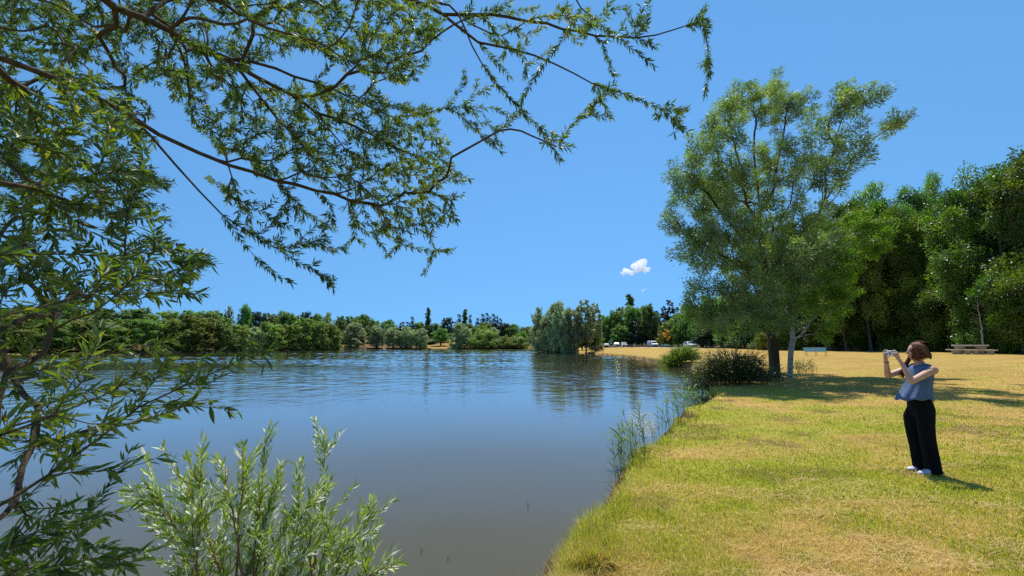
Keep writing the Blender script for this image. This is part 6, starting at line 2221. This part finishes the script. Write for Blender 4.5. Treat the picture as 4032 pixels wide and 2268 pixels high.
dead_tree()
for a, Y, lab in ((3936, 40.5, 'small leafy sapling with grey stem right of the stone table'), (4024, 38.5, 'small leafy sapling at the right picture edge before the wood')):
    b = at(a, Y)
    e = empty('sapling', tuple(b), lab, 'sapling')
    mt = MB(); tube(mt, [(0, 0, -0.1), (0.04, 0, 0.5), (-0.03, 0, 1.05), (0.05, 0, 1.5)], [0.05, 0.045, 0.035, 0.01], 6)
    obj('trunk', mt.mesh('trunk', True), M['bark_grey'], e)
    r = np.random.default_rng(int(a))
    n = 60
    pos = np.array([0, 0, 1.35]) + r.normal(size=(n, 3)) * [0.35, 0.3, 0.16]
    mb = MB(); leaves(mb, LEAF4, pos, rvec(n, r), nrmz(rvec(n, r) + [0, 0, 1]), 0.16, 0.1, r.random(n))
    obj('crown', mb.mesh('crown'), M['yellow_leaf'], e)


# ------------------------------------------------------------------ clouds
def cloud_mat():
    m, nt, out = newmat('cloud_vapour')
    p = N(nt, 'ShaderNodeVolumePrincipled')
    p.inputs['Color'].default_value = (1, 1, 1, 1)
    p.inputs['Density'].default_value = 0.045
    p.inputs['Anisotropy'].default_value = 0.35
    nt.links.new(p.outputs[0], out.inputs['Volume'])
    return m


CM = cloud_mat()


def cloud(puffs, Y, label, seed):
    r = np.random.default_rng(seed)
    c0 = P(puffs[0][0], puffs[0][1], Y)
    mb = MB()
    sc = Y / FPX
    for (a, b, rad) in puffs:
        for k in range(9):
            q = r.normal(size=3) * rad * 0.42
            rr = rad * (0.35 + 0.3 * r.random())
            c = P(a, b, Y) + np.array([q[0], q[1], q[2] * 0.8]) * sc - c0
            ellipsoid(mb, c, (rr * sc, rr * sc, rr * sc * 0.85), 10, 7)
    o = obj('cloud', mb.mesh('cloud', True), CM, loc=tuple(c0))
    md = o.modifiers.new('fuse', 'REMESH'); md.mode = 'VOXEL'; md.voxel_size = 2.2 * sc
    ms = o.modifiers.new('soft', 'SMOOTH'); ms.factor = 0.5; ms.iterations = 4
    bake_modifiers(o)
    tag(o, label, 'cloud')


cloud([(2470, 1062, 18), (2500, 1052, 22), (2530, 1040, 26), (2538, 1060, 18), (2455, 1075, 11), (2548, 1068, 10), (2490, 1070, 14), (2520, 1065, 16)], 1800, 'small white puffy cloud in the blue sky left of the big willow', 5)
cloud([(2528, 1147, 5), (2536, 1142, 6), (2545, 1136, 5), (2521, 1151, 3)], 1800, 'tiny white cloud wisp above the parking trees', 6)

# twigs standing out of the shallow water
tw = plain('wet_twig', (0.05, 0.04, 0.03), None, 20)
for (a, b, h, lab) in ((2076, 2000, 26, 'thin dark twig sticking out of the water near the bank'), (1655, 2178, 22, 'short forked twig breaking the calm water in the foreground'), (1760, 2205, 16, 'faint dark twig tip in the foreground water')):
    p = PZ(a, b, 0.0)
    k = h / FPX * p[1]
    mb = MB()
    tube(mb, [(0, 0, -0.15), (0.01, 0, k * 0.4), (-0.01, 0.005, k)], [0.004, 0.003, 0.0012], 5)
    tube(mb, [(0.008, 0, k * 0.35), (0.05, 0.01, k * 0.55)], [0.002, 0.001], 4)
    tag(obj('water_twig', mb.mesh('water_twig', True), tw, loc=tuple(p)), lab, 'twig')
